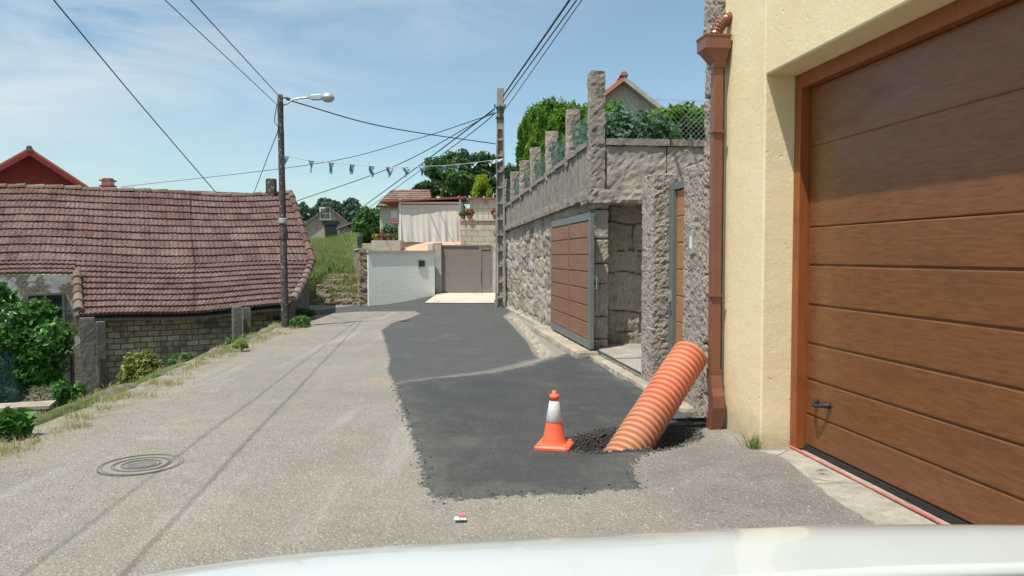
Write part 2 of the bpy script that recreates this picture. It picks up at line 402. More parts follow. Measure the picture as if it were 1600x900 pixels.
M['red_paint'] = plain('dark_red_render', (.25,.03,.03), .8, .12, 3, .2)
M['brick_red'] = plain('red_fascia', (.27,.065,.045), .7, .12, 5, .2)
M['beige'] = plain('beige_render', (.48,.43,.36), .9, .08, 2, .2)
M['stone_grey'] = plain('grey_gable_render', (.36,.34,.30), .93, .15, 4, .4, dirt=.4)
M['glass'] = plain('window_glass', (.02,.03,.035), .12, .1, 4, 0, spec=.6)
M['glass_light'] = plain('pale_blind', (.65,.66,.64), .5, .05, 4, 0)
M['white_frame'] = plain('white_frame_paint', (.7,.7,.68), .6, .05, 4, .05)
M['dark_wood'] = plain('black_door_and_opening', (.02,.022,.025), .85, .4, 4, .4)
M['car_white'] = None
def carm():
    k = NT('white_car_paint'); k.fin((.5,.55,.53), .3, None, .5); k.p.inputs['Coat Weight'].default_value = .8; k.p.inputs['Coat Roughness'].default_value = .03
    k.l(k.ramp(k.noise(2.5, 3, .5), [(.3,(.44,.475,.465)),(.7,(.48,.515,.505))]), k.p.inputs['Base Color'])
    k.l(k.bump(k.noise(1.6, 2, .4), .05, .05), k.p.inputs['Coat Normal']); return k.m
M['car_white'] = carm()
M['iron'] = plain('cast_iron', (.14,.135,.122), .75, .25, 20, .6)
M['dust_iron'] = plain('dusty_iron_frame', (.235,.218,.188), .9, .15, 12, .5)
M['pink'] = plain('pink_wrapper', (.75,.12,.2), .5, .3, 30, .1)
M['flower_red'] = plain('red_flowers', (.42,.07,.05), .7, .3, 20, .2)
M['flower_yel'] = plain('yellow_flowers', (.75,.45,.03), .7, .3, 20, .2)
M['pot'] = plain('terracotta_pot', (.45,.17,.09), .8, .1, 9, .1)
M['twig'] = plain('dry_stalks', (.28,.22,.13), .95, .3, 9, .2)

def netmat():
    k = NT('green_shade_net')
    a = k.math('ABSOLUTE', k.math('SINE', k.math('MULTIPLY', k.noise(8, 3, .5), 60)))
    col = k.ramp(k.noise(5, 6, .6), [(.3, (.03,.10,.08)), (.7, (.08,.19,.155))])
    k.fin(col, .8, k.bump(k.noise(14, 6, .7), .8, .04))
    tr = k.n('ShaderNodeBsdfTransparent'); ms = k.n('ShaderNodeMixShader')
    f = k.math('MULTIPLY', k.step(k.noise(40, 5, .7), .40, .58), .75)
    k.l(f, ms.inputs[0]); k.l(k.p.outputs[0], ms.inputs[1]); k.l(tr.outputs[0], ms.inputs[2]); k.l(ms.outputs[0], k.out.inputs[0])
    return k.m
M['net'] = netmat()

def flagmat():
    k = NT('pennant_white_with_blue_band')
    sp = k.n('ShaderNodeSeparateXYZ'); k.l(k.tc.outputs['UV'], sp.inputs[0])
    d = k.math('ABSOLUTE', k.math('SUBTRACT', k.math('ADD', sp.outputs['X'], sp.outputs['Y']), .95))
    k.fin(k.mix(k.step(d, .20, .17), (.72,.76,.80), (.03,.26,.42)), .6)
    return k.m
M['flag'] = flagmat()

# ------------------------------------------------------------------ ground
ys_ = [-20, 5, 7.5, 10.6, 13, 16, 19.5, 21.5, 22.6]
xs_ = [-3.5, -4.2, -4.3, -4.55, -4.7, -4.98, -5.35, -5.7, -7.0]
XL = lambda y: np.interp(y, ys_, xs_)
WALLX = lambda y: 2.68 - .125*y
def sstep(a, b, x):
    t = np.clip((x-a)/(b-a), 0, 1); return t*t*(3-2*t)
def npnoise(x, y, s, seed=0):
    x = np.asarray(x, float); y = np.asarray(y, float); r = np.zeros(np.broadcast(x, y).shape)
    for i, (a, b, p, q) in enumerate([(1,.6,0,.3),(-.7,1.1,1.3,.9),(1.7,-1.3,2.2,1.1),(2.3,2.1,.5,2.9),(-3.1,1.9,3.9,.2)]):
        r = r + np.sin(s*(a*x+b*y)+p+seed)*np.cos(s*(b*x-a*y)*.8+q+seed*2)/(1+i*.6)
    return r/2.2
def terrain(x, y):
    x = np.asarray(x, float); y = np.asarray(y, float)
    xl = XL(y)
    z = np.full(np.broadcast(x, y).shape, -.35)
    # lip of the road and the slope down to the yard on the left
    dl = xl - x
    berm = .03 + .05*npnoise(x, y, 2.3)
    near = np.where(dl < -.25, -.35, np.where(dl < .12, berm*sstep(-.25, -.02, dl) - .35*(1-sstep(-.25, -.05, dl)), berm - 1.25*sstep(.06, .8, dl) + .04*npnoise(x, y, 3.1)*sstep(.12,.5,dl)))
    z = np.where(y < 21.2, near, z)
    # bank beyond the side lane
    bank = np.interp(y, [21.2, 23.4, 25, 28, 35, 45, 60, 90, 160, 400, 1200], [-.35, -.1, .35, .85, 1.35, 1.80, 2.4, 3.0, 3.6, 6, 10])
    wz = np.where(x < -5.0, bank, np.where(y > 36, bank, np.where(x > -3.0, -.35, -.35)))
    bank = bank + .38*sstep(-.25, -.205, x/np.maximum(y,1))*sstep(30, 36, y)*sstep(58, 46, y)
    blend = sstep(-4.4, -5.6, x)
    wz = np.where(y > 36, bank, -.35*(1-blend) + bank*blend) + np.where(y>26, .12*npnoise(x, y, .35), 0)
    # behind the old house the low yard goes on
    low = sstep(-7.5, -9.5, x)*sstep(34, 26, y)
    wz = wz*(1-low) + -1.2*low
    z = np.where(y >= 21.2, wz, z)
    return z
def axis(parts):
    a = []
    for lo, hi, st in parts: a += list(np.arange(lo, hi, st))
    return np.array(sorted(set(np.round(a, 4))))
def grid_obj(name, xs, ys, zf, mat, keep=None, attrs=None, smooth=True):
    X, Y = np.meshgrid(xs, ys); Z = zf(X, Y)
    n, m = len(xs), len(ys)
    V = np.stack([X, Y, Z], -1).reshape(-1, 3)
    idx = np.arange(n*m).reshape(m, n)
    Fc = np.stack([idx[:-1,:-1], idx[:-1,1:], idx[1:,1:], idx[1:,:-1]], -1).reshape(-1, 4)
    if keep is not None:
        c = V[Fc].mean(1); Fc = Fc[keep(c[:,0], c[:,1])]
    me = bpy.data.meshes.new(name); me.from_pydata(V.tolist(), [], Fc.tolist())
    for k, f in (attrs or {}).items():
        at = me.attributes.new(k, 'FLOAT', 'POINT'); at.data.foreach_set('value', f(V[:,0], V[:,1]).astype(np.float32))
    me.materials.append(mat); me.update()
    if smooth: me.polygons.foreach_set('use_smooth', [True]*len(me.polygons))
    o = bpy.data.objects.new(name, me); COL.objects.link(o); return o

def groundmat():
    k = NT('earth_and_turf')
    a = k.ramp(k.noise(2.5, 9, .7), [(.3, (.15,.125,.085)), (.55, (.25,.215,.155)), (.75, (.33,.29,.22))])
    g = k.ramp(k.noise(7, 8, .7), [(.3, (.05,.08,.02)), (.7, (.14,.18,.06))])
    col = k.mix(k.step(k.noise(.9, 7, .7), .44, .56), a, g)
    return k.fin(col, .95, k.bump(k.noise(18, 9, .75), .9, .05), .15)
M['ground'] = groundmat()
gx = axis([(-1500,-200,130),(-200,-40,16),(-40,-12,2),(-12,-8,.4),(-8,-3,.09),(-3,6,.6),(6,40,3),(40,200,16),(200,1501,130)])
gy = axis([(-120,-10,11),(-10,2,.6),(2,14,.12),(14,34,.2),(34,80,1.2),(80,300,16),(300,1801,150)])
tag(grid_obj('ground', gx, gy, terrain, M['ground']), kind='structure')

def poly_sd(px, py, poly):                      # signed distance, positive inside
    P = np.stack([px, py], -1); n = len(poly); d = np.full(len(px), 1e9); ins = np.zeros(len(px), bool)
    for i in range(n):
        a = np.array(poly[i][:2]); b = np.array(poly[(i+1) % n][:2]); e = b-a
        w = P-a; t = np.clip((w@e)/max(e@e, 1e-9), 0, 1); d = np.minimum(d, np.linalg.norm(w - t[:,None]*e, axis=1))
        c = ((a[1] <= py) & (b[1] > py)) | ((b[1] <= py) & (a[1] > py))
        if abs(e[1]) > 1e-9: ins ^= c & (px < a[0] + (py-a[1])/e[1]*e[0])
    return np.where(ins, d, -d)
g2 = lambda L_: [tuple(G(u, v)[:2]) for u, v in L_]
PATCH_NEAR = g2([(616,600),(628,640),(645,690),(658,725),(662,758),(680,781),(730,779),(820,776),(905,772),(1002,765),(985,735),(1000,715),(1060,690),(1090,650),(1010,606),(965,592),(935,566),(915,554),(893,551),(850,562),(815,572),(760,583),(700,588),(650,596)])
PATCH_FAR = g2([(596,516),(602,535),(609,560),(606,580),(616,600),(650,597),(700,589),(760,582),(800,574),(846,560),(840,552),(822,533),(800,508),(786,494),(805,484),(800,474),(775,469),(700,470),(655,466),(640,464),(600,470),(560,476),(500,484),(480,490),(500,492),(560,487),(650,486),(656,490),(640,497),(612,505)])
SEAM = g2([(612,602),(700,592),(760,587),(830,573),(880,556),(850,556),(800,570),(760,579),(700,588),(640,595)])
APRON = g2([(1000,768),(985,738),(1000,718),(1050,700),(1110,684),(1180,700),(1225,712),(1290,760),(1400,830),(1500,900),(1250,900),(1120,830)])
THRESH = g2([(1180,704),(1262,706),(1500,826),(1700,930),(1560,930),(1400,838),(1300,778),(1225,716)])
HC = np.array((.98, 6.20)); HA = math.radians(32)
def road_z(x, y):
    dx, dy = x-HC[0], y-HC[1]
    a = dx*math.cos(HA)+dy*math.sin(HA); b = -dx*math.sin(HA)+dy*math.cos(HA)
    r = np.sqrt((a/.64)**2+(b/.32)**2) + .10*npnoise(x, y, 9)
    z = .012*npnoise(x, y, 1.1) + .004*npnoise(x, y, 5) - .16*sstep(1.05, .72, r) + .03*npnoise(x, y, 24)*sstep(1.1,.8,r)
    z = z + .29*np.clip((y-22.9)/1.9, 0, 1)*np.clip((x+4.3)/1.5, 0, 1)
    z = z - .10*sstep(0.0, .12, poly_sd(x.ravel(), y.ravel(), CHAN).reshape(x.shape))
    z = z + .018*sstep(0, .04, poly_sd(x.ravel(), y.ravel(), PATCH_NEAR).reshape(x.shape))
    return z
CHAN = g2([(790,492),(806,506),(824,532),(836,556),(850,560),(862,552),(845,535),(825,512),(806,494)])
def roadmat():
    k = NT('road_surface')
    big = k.noise(.55, 8, .65); mid = k.noise(5, 8, .7)
    old = k.ramp(big, [(.3, (.205,.190,.163)), (.55, (.252,.234,.203)), (.75, (.285,.256,.214))])
    old = k.mix(k.math('MULTIPLY', k.step(mid, .47, .66), .6), old, (.205,.182,.15))
    # long worn streaks along the lane
    st = k.noise(1.1, 7, .6, k.mapping((2.6, .22, 1), (0, 0, -.12)))
    old = k.mix(k.math('MULTIPLY', k.step(st, .52, .70), .35), old, (.40,.385,.35))
    old = k.mix(k.math('MULTIPLY', k.step(k.noise(.9, 7, .65), .54, .66), .45), old, (.32,.25,.185))
    v = k.vor(62, out='Color'); vd = k.vor(62); hv = k.n('ShaderNodeSeparateColor'); k.l(v, hv.inputs[0])
    isl = k.math('MULTIPLY', k.step(hv.outputs[0], .60, .70), k.step(vd, .46, .30)); isd = k.math('MULTIPLY', k.step(hv.outputs[1], .75, .82), k.step(vd, .45, .32))
    old = k.mix(k.math('MULTIPLY', isl, .6), old, (.47,.44,.38)); old = k.mix(k.math('MULTIPLY', isd, .6), old, (.09,.083,.072))
    v2 = k.vor(28, out='Color'); vd2 = k.vor(28); hv2 = k.n('ShaderNodeSeparateColor'); k.l(v2, hv2.inputs[0])
    peb = k.math('MULTIPLY', k.step(hv2.outputs[0], .86, .90), k.step(vd2, .22, .12))
    old = k.mix(k.math('MULTIPLY', peb, .7), old, (.60,.57,.50))
    old = k.mix(k.math('MULTIPLY', k.step(k.noise(1.9, 9, .8), .60, .72), .5), old, (.15,.14,.122))
    old = k.mix(k.math('MULTIPLY', k.step(k.noise(3.4, 9, .8), .60, .70), .45), old, (.40,.37,.31))
    # fresh asphalt
    new = k.ramp(k.noise(2.2, 8, .65), [(.3, (.038,.043,.045)), (.7, (.070,.074,.075))])
    new = k.mix(k.math('MULTIPLY', k.step(k.noise(7, 8, .75), .55, .75), .5), new, (.11,.105,.095))
    newf = k.mix(.55, new, (.092,.097,.097))
    gr_ = k.noise(150, 3, .8); new = k.mix(k.step(gr_, .50, .62), new, (.11,.112,.108)); newf = k.mix(k.step(gr_, .52, .64), newf, (.13,.13,.122)); new = k.mix(k.step(gr_, .45, .36), new, (.018,.02,.021))
    sp = k.math('MULTIPLY', k.step(k.vor(70), .16, .07), .40)
    new = k.mix(sp, new, (.3,.29,.26)); newf = k.mix(sp, newf, (.3,.29,.26))
    apr = k.ramp(k.noise(2.5, 8, .7), [(.3, (.16,.145,.135)), (.7, (.24,.215,.195))])
    apr = k.mix(k.math('MULTIPLY', isl, .45), apr, (.46,.42,.37)); apr = k.mix(k.math('MULTIPLY', isd, .7), apr, (.06,.055,.05))
    apr = k.mix(k.math('MULTIPLY', peb, .8), apr, (.58,.54,.48))
    apr = k.mix(k.math('MULTIPLY', k.step(k.noise(1.8, 6, .6), .60, .68), .5), apr, (.42,.37,.30))
    con = k.ramp(k.noise(4, 9, .75), [(.3, (.22,.20,.165)), (.55, (.40,.37,.31)), (.75, (.50,.47,.40))])
    crk = k.step(k.vor(1.4, 'DISTANCE_TO_EDGE', vec=k.mapping((1,1,1))), .0, .012)
    con = k.mix(k.math('SUBTRACT', 1, crk), con, (.1,.09,.07))
    ed = k.math('MULTIPLY', k.math('SUBTRACT', k.noise(11, 8, .75), .5), .30)
    edf = k.math('MULTIPLY', k.math('SUBTRACT', k.noise(4, 9, .8), .5), .5)
    def m(name, e, w=.012): return k.step(k.math('ADD', k.attr(name), e), -w, w)
    dirt = k.ramp(k.noise(3, 9, .75), [(.3, (.17,.145,.105)), (.6, (.30,.27,.215)), (.8, (.37,.34,.28))])
    col = k.mix(m('verge', edf, .12), old, dirt)
    apm = m('apron', edf, .22); col = k.mix(apm, col, apr)
    fm = m('far', ed); nm = m('near', ed)
    col = k.mix(fm, col, newf); col = k.mix(nm, col, new)
    dusty = k.math('MULTIPLY', k.math('MULTIPLY', k.step(k.math('ADD', k.attr('near'), k.math('MULTIPLY', edf, 1.2)), .35, .0), nm), k.step(k.noise(5, 9, .8), .35, .65))
    col = k.mix(k.math('MULTIPLY', dusty, .45), col, (.17,.16,.14))
    dusty2 = k.math('MULTIPLY', k.step(k.noise(1.3, 9, .75, k.mapping((1, .5, 1), (0,0,.3))), .50, .68), k.math('MAXIMUM', fm, nm))
    col = k.mix(k.math('MULTIPLY', dusty2, .35), col, (.155,.15,.135))
    col = k.mix(k.math('MULTIPLY', m('seam', k.math('MULTIPLY', edf, .9), .04), .5), col, (.25,.235,.20))
    col = k.mix(k.math('MULTIPLY', m('chan', ed, .03), .9), col, k.ramp(k.noise(9, 8, .7), [(.35, (.10,.09,.07)), (.5, (.36,.32,.26)), (.7, (.50,.46,.39))]))
    col = k.mix(m('hole', k.math('MULTIPLY', ed, .6), .06), col, (.045,.043,.04))
    col = k.mix(m('thresh', k.math('MULTIPLY', ed, .25), .01), col, con)
    rub = k.math('MULTIPLY', m('marks', k.math('MULTIPLY', edf, .12), .02), k.step(k.noise(22, 6, .8), .40, .6))
    col = k.mix(k.math('MULTIPLY', rub, .4), col, (.42,.41,.37))
    hole_b = k.math('MULTIPLY', m('hole', ed, .1), 1.0)
    h = k.math('ADD', k.math('MULTIPLY', k.math('SUBTRACT', 1, vd), .6), k.math('MULTIPLY', k.noise(120, 4, .7), .5))
    h = k.math('ADD', h, k.math('MULTIPLY', k.noise(14, 6, .7), .8))
    newm = k.math('MAXIMUM', fm, nm)
    k.fin(col, k.ramp(newm, [(0, (.93,)*3), (1, (.90,)*3)]), k.bump(h, .8, .016), .2)
    return k.m
M['road'] = roadmat()
MARKS = [g2([(222,668),(291,664),(292,668),(222,673)]), g2([(218,682),(285,684),(285,688),(212,687)]), g2([(272,657),(292,653),(293,657),(272,661)]), g2([(320,609),(343,607),(343,611),(320,612)])]
XI = lambda y: XL(y) + .42 + .0*y
rx = axis([(-8,-3,.09),(-3,.3,.06),(.3,2.6,.035),(2.6,3.2,.1)])
ry = axis([(-15,1,.6),(1,5.2,.07),(5.2,7.3,.035),(7.3,14,.08),(14,36.5,.12)])
def mk(poly): return lambda x, y: poly_sd(x, y, poly)
def hole_sd(x, y):
    dx, dy = x-HC[0], y-HC[1]
    a = dx*math.cos(HA)+dy*math.sin(HA); b = -dx*math.sin(HA)+dy*math.cos(HA)
    return (1-np.sqrt((a/.68)**2+(b/.35)**2))*.4
road = grid_obj('road', rx, ry, road_z, M['road'],
    keep=lambda x, y: (x > XL(y)+.0) & ~((x < -4.6) & (y > 23.6)) & (x < 3.1),
    attrs={'near': mk(PATCH_NEAR), 'far': mk(PATCH_FAR), 'seam': mk(SEAM), 'apron': mk(APRON), 'thresh': mk(THRESH), 'chan': mk(CHAN), 'hole': hole_sd,
           'marks': lambda x, y: np.max([poly_sd(x, y, p) for p in MARKS], axis=0),
           'verge': lambda x, y: np.where(y < 21, (XL(y)+.55-x), -.5)})
tag(road, kind='structure')
# light concrete apron before the far gate
mb = MB(); P = [D(664,470,23.3), D(772,471,23.3), D(776,458,24.9), D(686,458,24.9)]; nn_ = 8
for j in range(nn_+1):
    for i in range(nn_+1):
        p = P[0].lerp(P[1], i/nn_).lerp(P[3].lerp(P[2], i/nn_), j/nn_); mb.v.append((p.x, p.y, float(road_z(np.array([p.x]), np.array([p.y]))[0])+.02))
mb.f = [(j*9+i, j*9+i+1, j*9+i+10, j*9+i+9) for j in range(nn_) for i in range(nn_)]
tag(mb.build('gate_apron', M['conc_light']), kind='structure')

# ------------------------------------------------------------------ foliage tools
def leaf_mesh(pts, nrm, size, aspect=1.9, seed=0, droop=.0, up=.0):
    """folded quads: pts Nx3, nrm Nx3 preferred outward normals"""
    r = np.random.default_rng(seed); N = len(pts)
    sz = size*(.6+.8*r.random(N))[:,None]
    n = nrm + r.normal(0, .75, (N,3)); n /= np.linalg.norm(n, axis=1)[:,None]+1e-9
    a = r.normal(0, 1, (N,3)) + np.array([0,0,up]); a -= (a*n).sum(1)[:,None]*n; a /= np.linalg.norm(a, axis=1)[:,None]+1e-9
    b = np.cross(n, a)
    L_ = a*sz*aspect*.5; B = b*sz*.5; bend = n*sz*.12
    v = np.stack([pts-L_-bend*.6, pts+B+bend, pts+L_-bend*.6, pts-B+bend], 1).reshape(-1,3)
    i = np.arange(N)*4
    f = np.concatenate([np.stack([i,i+1,i+2],-1), np.stack([i,i+2,i+3],-1)])
    return v, f
def raw_obj(name, v, f, mat, parent=None, world=True):
    me = bpy.data.meshes.new(name)
    v = np.asarray(v)
    if parent is not None and world: v = v - np.array(parent.location)
    me.vertices.add(len(v)); me.vertices.foreach_set('co', v.astype(np.float32).ravel())
    k = f.shape[1]; me.loops.add(len(f)*k); me.loops.foreach_set('vertex_index', f.astype(np.int32).ravel())
    me.polygons.add(len(f)); me.polygons.foreach_set('loop_start', (np.arange(len(f))*k).astype(np.int32)); me.polygons.foreach_set('loop_total', np.full(len(f), k, np.int32))
    me.update(calc_edges=True); me.validate(); me.materials.append(mat)
    o = bpy.data.objects.new(name, me); COL.objects.link(o)
    if parent is not None: o.parent = parent
    return o
def blob_leaves(blobs, n, size, seed=0, aspect=1.9, shell=.55, up=0):
    r = np.random.default_rng(seed); w = np.array([b[3]*b[4]+b[3]*b[5] for b in blobs]); w = w/w.sum(); P_ = []; N_ = []
    for b, wi in zip(blobs, w):
        k = max(8, int(n*wi)); d = r.normal(0, 1, (k,3)); d /= np.linalg.norm(d, axis=1)[:,None]
        rad = shell + (1.06-shell)*r.random(k)**.6
        lump = 1 + .16*np.sin(d[:,0]*5+seed+b[0])*np.cos(d[:,2]*6+b[1]) + .1*np.sin(d[:,1]*11+b[2])
        P_.append(np.array(b[:3]) + d*(rad*lump)[:,None]*np.array(b[3:6])); N_.append(d)
    return leaf_mesh(np.concatenate(P_), np.concatenate(N_), size, aspect, seed, up=up)
def tree(name, label, cat, base, blobs, n, size, mat, trunk_r=.12, group=None, seed=0, limbs=True, aspect=1.9, shell=.55, up=0, core=True):
    base = Vector(base); t = thing(name, label, cat, base, 0, group); rr = random.Random(seed)
    top = Vector(np.mean([b[:3] for b in blobs], axis=0))
    mbt = MB(); mid = base.lerp(top, .5) + Vector((rr.uniform(-.1,.1), 0, 0))*trunk_r*8
    mbt.tube([base-Vector((0,0,.2)), mid, top], [trunk_r, trunk_r*.75, trunk_r*.3], 7)
    if limbs:
        for b in blobs[:10]:
            c = Vector(b[:3]); s_ = base.lerp(top, rr.uniform(.35,.8))
            mbt.tube([s_, s_.lerp(c, .55)+Vector((0,0,.1*b[5])), c], [trunk_r*.45, trunk_r*.3, trunk_r*.1], 5)
    mbt.build('trunk', M['bark'], t, smooth=True, world=True)
    v, f = blob_leaves(blobs, n, size, seed, aspect, shell, up)
    raw_obj('crown', v, f, mat, t)
    return t
def rand_blobs(c, r, k, seed, size=.42):
    rr = random.Random(seed); out = []
    for i in range(k):
        a = rr.uniform(0, 6.28); zz = rr.uniform(-.8, .9); q = math.sqrt(max(0, 1-zz*zz))*rr.uniform(.45,.8)
        s = size*rr.uniform(.75,1.25)
        out.append((c[0]+r[0]*q*math.cos(a), c[1]+r[1]*q*math.sin(a), c[2]+r[2]*zz*.72, r[0]*s, r[1]*s, r[2]*s))
    return out
def blades(name, pts, h, w, mat, seed=0, lean=.35, seg=2, parent=None):
    r = np.random.default_rng(seed); N = len(pts); hh = h*(.45+.9*r.random(N)); a = r.random(N)*6.28
    dx = np.stack([np.cos(a), np.sin(a), np.zeros(N)], -1)*(w*(.6+.8*r.random(N)))[:,None]*.5
    ln = r.normal(0, lean, (N,2))*hh[:,None]
    m_ = pts + np.stack([ln[:,0]*.35, ln[:,1]*.35, hh*.6], -1); tp = pts + np.stack([ln[:,0], ln[:,1], hh], -1)
    v = np.stack([pts-dx, pts+dx, m_+dx*.8, m_-dx*.8, tp], 1).reshape(-1,3); i = np.arange(N)*5
    f = np.concatenate([np.stack([i,i+1,i+2],-1), np.stack([i,i+2,i+3],-1), np.stack([i+3,i+2,i+4],-1)])
    return raw_obj(name, v, f, mat, parent)

# ------------------------------------------------------------------ tiled roofs
def tile_part(name, top, bot, rows, tw, mat, parent, thick=.042, wave=.022, seed=0, samp=8, world=True, s0=lambda t: 0.0, s1=lambda t: 1.0, uoff=0):
    """top(s), bot(s) give the upper and lower edge; every course is a corrugated strip lapped over the next"""
    mb = MB(); mb.uv = []; rr = random.Random(seed)
    Ln = (Vector(top(1))-Vector(top(0))).length; nc = max(2, round(Ln/tw)); ns = nc*samp
    prof = [0, .7, 1, .55, .1, .7, 1, .55]
    jit = [[rr.uniform(-1,1) for _ in range(nc+1)] for _ in range(rows)]
    for r_ in range(rows):
        ta, tb = r_/rows, min(1.0+.02, (r_+1)/rows + .12/rows)
        o = len(mb.v); cnt = 0
        a0, a1 = s0((ta+tb)/2), s1((ta+tb)/2)
        for i in range(ns+1):
            s = i/ns
            if s < a0-1e-6 or s > a1+1e-6: continue
            T = Vector(top(s)); B = Vector(bot(s)); d = (Vector(top(min(1,s+.01)))-Vector(top(max(0,s-.01)))).normalized()
            nrm = d.cross(T-B).normalized()
            if nrm.z < 0: nrm = -nrm
            col_ = min(nc, int(i/samp)); w = wave*prof[i % samp]; j = jit[r_][col_]
            pa = T.lerp(B, ta) + nrm*(w*.8); pb = T.lerp(B, tb + .10*j/rows*.5) + nrm*(w + thick + .008*j); pc = pb - nrm*(thick+.015)
            mb.v += [tuple(pa), tuple(pb), tuple(pc)]; u = s*nc + uoff + 1e-3
            mb.uv += [(u, r_+.02), (u, r_+.98), (u, r_+.98)]
            if cnt:
                k = o+cnt*3; mb.f += [(k-3, k, k+1, k-2), (k-2, k+1, k+2, k-1)]
            cnt += 1
    return mb.build(name, mat, parent, world=world, fix=False)
def half_tiles(name, pts, r, mat, parent, ln=.4, seed=0):
    """a line of overlapping half-round ridge tiles"""
    mb = MB(); mb.uv = []; rr = random.Random(seed)
    pts = [Vector(p) for p in pts]; seg = [(pts[i+1]-pts[i]).length for i in range(len(pts)-1)]; tot = sum(seg)
    def at(d):
        for i, L_ in enumerate(seg):
            if d <= L_ or i == len(seg)-1: return pts[i].lerp(pts[i+1], d/L_), (pts[i+1]-pts[i]).normalized()
            d -= L_
    n = max(1, int(tot/ln))
    for k in range(n):
        a, t = at(k*tot/n); b, _ = at(min(tot, (k+1)*tot/n + .05)); side = t.cross(Vector((0,0,1))).normalized(); up = side.cross(t).normalized()
        j = Vector((0,0,rr.uniform(-.012,.012))); o = len(mb.v)
        for q, (c, rad) in enumerate(((a, r*1.05), (b, r*.82))):
            for i in range(8):
                an = math.pi*i/7; mb.v.append(tuple(c + j + side*math.cos(an)*rad + up*(math.sin(an)*rad + (.0 if q else .015)))); mb.uv.append((k*1.0+.5, q*.9+.05))
        mb.f += [(o+i, o+i+1, o+9+i, o+8+i) for i in range(7)]
        mb.f.append(tuple(range(o, o+8)))
    return mb.build(name, mat, parent, world=True, fix=False, smooth=False)

# ------------------------------------------------------------------ old house on the left
B_ = Vector((-5.2, 20.0, 1.37)); R_ = Vector((-6.48, 22.55, 3.34)); E_ = Vector((-4.89, 17.0, .44))
dd = Vector((.894, .447, 0)); pp = Vector((-.447, .894, 0))
LEN = 11.5
house = thing('old_house', 'long low old stone farmhouse with a sagging mossy clay tile roof below the road', 'house', (-9, 18, -1.3))
def ridge(s):
    q = (1-s)*LEN; u_ = q
    sag = -.16*math.exp(-((q-2.3)/1.5)**2) - .03*math.sin(q*1.7) + .0*q
    p = R_ - dd*q; return (p.x, p.y, R_.z + sag - .033*max(0, q-2.8) - (0.0))
def brk(s):
    q = (1-s)*LEN; p = B_ - dd*q; return (p.x, p.y, B_.z + .03*math.sin(q*1.3) - .05*math.exp(-((q-2.5)/2)**2))
tile_part('roof', ridge, brk, 10, .21, M['tiles'], house, seed=3)
SB = 1 - 5.35/LEN                                   # where the lean-to begins
def brk2(s): return brk(SB + (1-SB)*s)
EL = Vector((-8.55, 15.12, .33))
def eav(s):
    p = EL.lerp(E_, s); return (p.x, p.y, p.z - .05*math.sin(s*math.pi) + .02*math.sin(s*9))
tile_part('lean_to_roof', brk2, eav, 9, .21, M['tiles'], house, seed=5, uoff=200)
def brk3(s): return brk(SB*s)
def eav3(s):
    a = Vector(brk(SB*s)); return tuple(a - pp*.85 + Vector((0,0,-.28)))
tile_part('eave_tiles', brk3, eav3, 3, .21, M['tiles'], house, seed=6, uoff=400)
half_tiles('ridge_tiles', [Vector(ridge(1-i/30))+Vector((0,0,-.02)) for i in range(31)], .10, M['ridge'], house)
v0 = Vector(brk2(0)) - pp*.8
half_tiles('verge_tiles', [Vector(eav(0))+Vector((.0,0,.05)), Vector(eav(0)).lerp(Vector(brk2(0)), .7)+Vector((0,0,.06))], .10, M['ridge'], house)
half_tiles('verge_tiles', [E_+Vector((.02,0,.05)), E_.lerp(B_, .45)+Vector((.05,0,.04)), B_+Vector((.02,0,.05))], .11, M['ridge'], house, ln=.32)
half_tiles('verge_tiles', [B_+Vector((0,0,.03)), R_+Vector((0,0,.03))], .09, M['tiles'], house, ln=.35)
# back slope
mb = MB(); mb.uv = None
bk = R_ + pp*3.0 - Vector((0,0,2.0)); a = R_ - dd*LEN; b = bk - dd*LEN
mb.prism([R_-Vector((0,0,.09)), a-Vector((0,0,.06)), b, bk], (0,0,.05)); mb.build('back_roof', M['tiles_far'], house, world=True)
# walls
mb = MB()
def wall_poly(pts, zb, th):                          # upright wall along pts, tops given
    for (p, q) in zip(pts[:-1], pts[1:]):
        p = Vector(p); q = Vector(q); n = (q-p).cross(Vector((0,0,1))).normalized()*th
        mb.prism([(p.x,p.y,zb),(q.x,q.y,zb),tuple(q),tuple(p)], n)
w0 = Vector(eav3(0)) + pp*.25 - Vector((0,0,.02)); w1 = Vector(eav3(1)) + pp*.25 - Vector((0,0,.02))
wall_poly([w0, w1 + dd*.15], -1.35, .3); mb.build('plastered_wall', M['plaster'], house, world=True)
# roof board under the eaves so that no sky shows through
mb = MB(); off = Vector((0,0,-.10))
for fa, fb in ((brk, ridge), (eav, brk2)):
    K_ = 24; o = len(mb.v)
    for i in range(K_+1):
        s_ = i/K_*.985; p = Vector(fa(s_))+off; q = Vector(fb(s_))+off*1.2; mb.v += [tuple(p), tuple(q), tuple(q+Vector((0,0,-.04))), tuple(p+Vector((0,0,-.04)))]
    for i in range(K_): mb.f += [(o+i*4+k, o+i*4+(k+1)%4, o+i*4+4+(k+1)%4, o+i*4+4+k) for k in range(4)]
mb.build('roof_boarding', M['board_grey'], house, world=True)
mb = MB(); a = EL + pp*.35 + Vector((0,0,-.02)); b = E_ + pp*.35 + Vector((-.35,0,-.02))
lo = thing('x','x','x'); bpy.data.objects.remove(lo)
wa = (b-a); wl = wa.length; wrot = math.atan2(wa.y, wa.x)
def part_frame(name, mat, org, rz, mb, parent, bevel=0):
    o = mb.build(name, mat, parent, bevel=bevel); 
    o.location = Vector(org)-Vector(parent.location); o.rotation_euler = (0,0,rz); return o
mb = MB().box(0, wl, 0, .2, -1.7, .12); part_frame('block_wall', M['blocks'], (a.x, a.y, .2), wrot, mb, house)
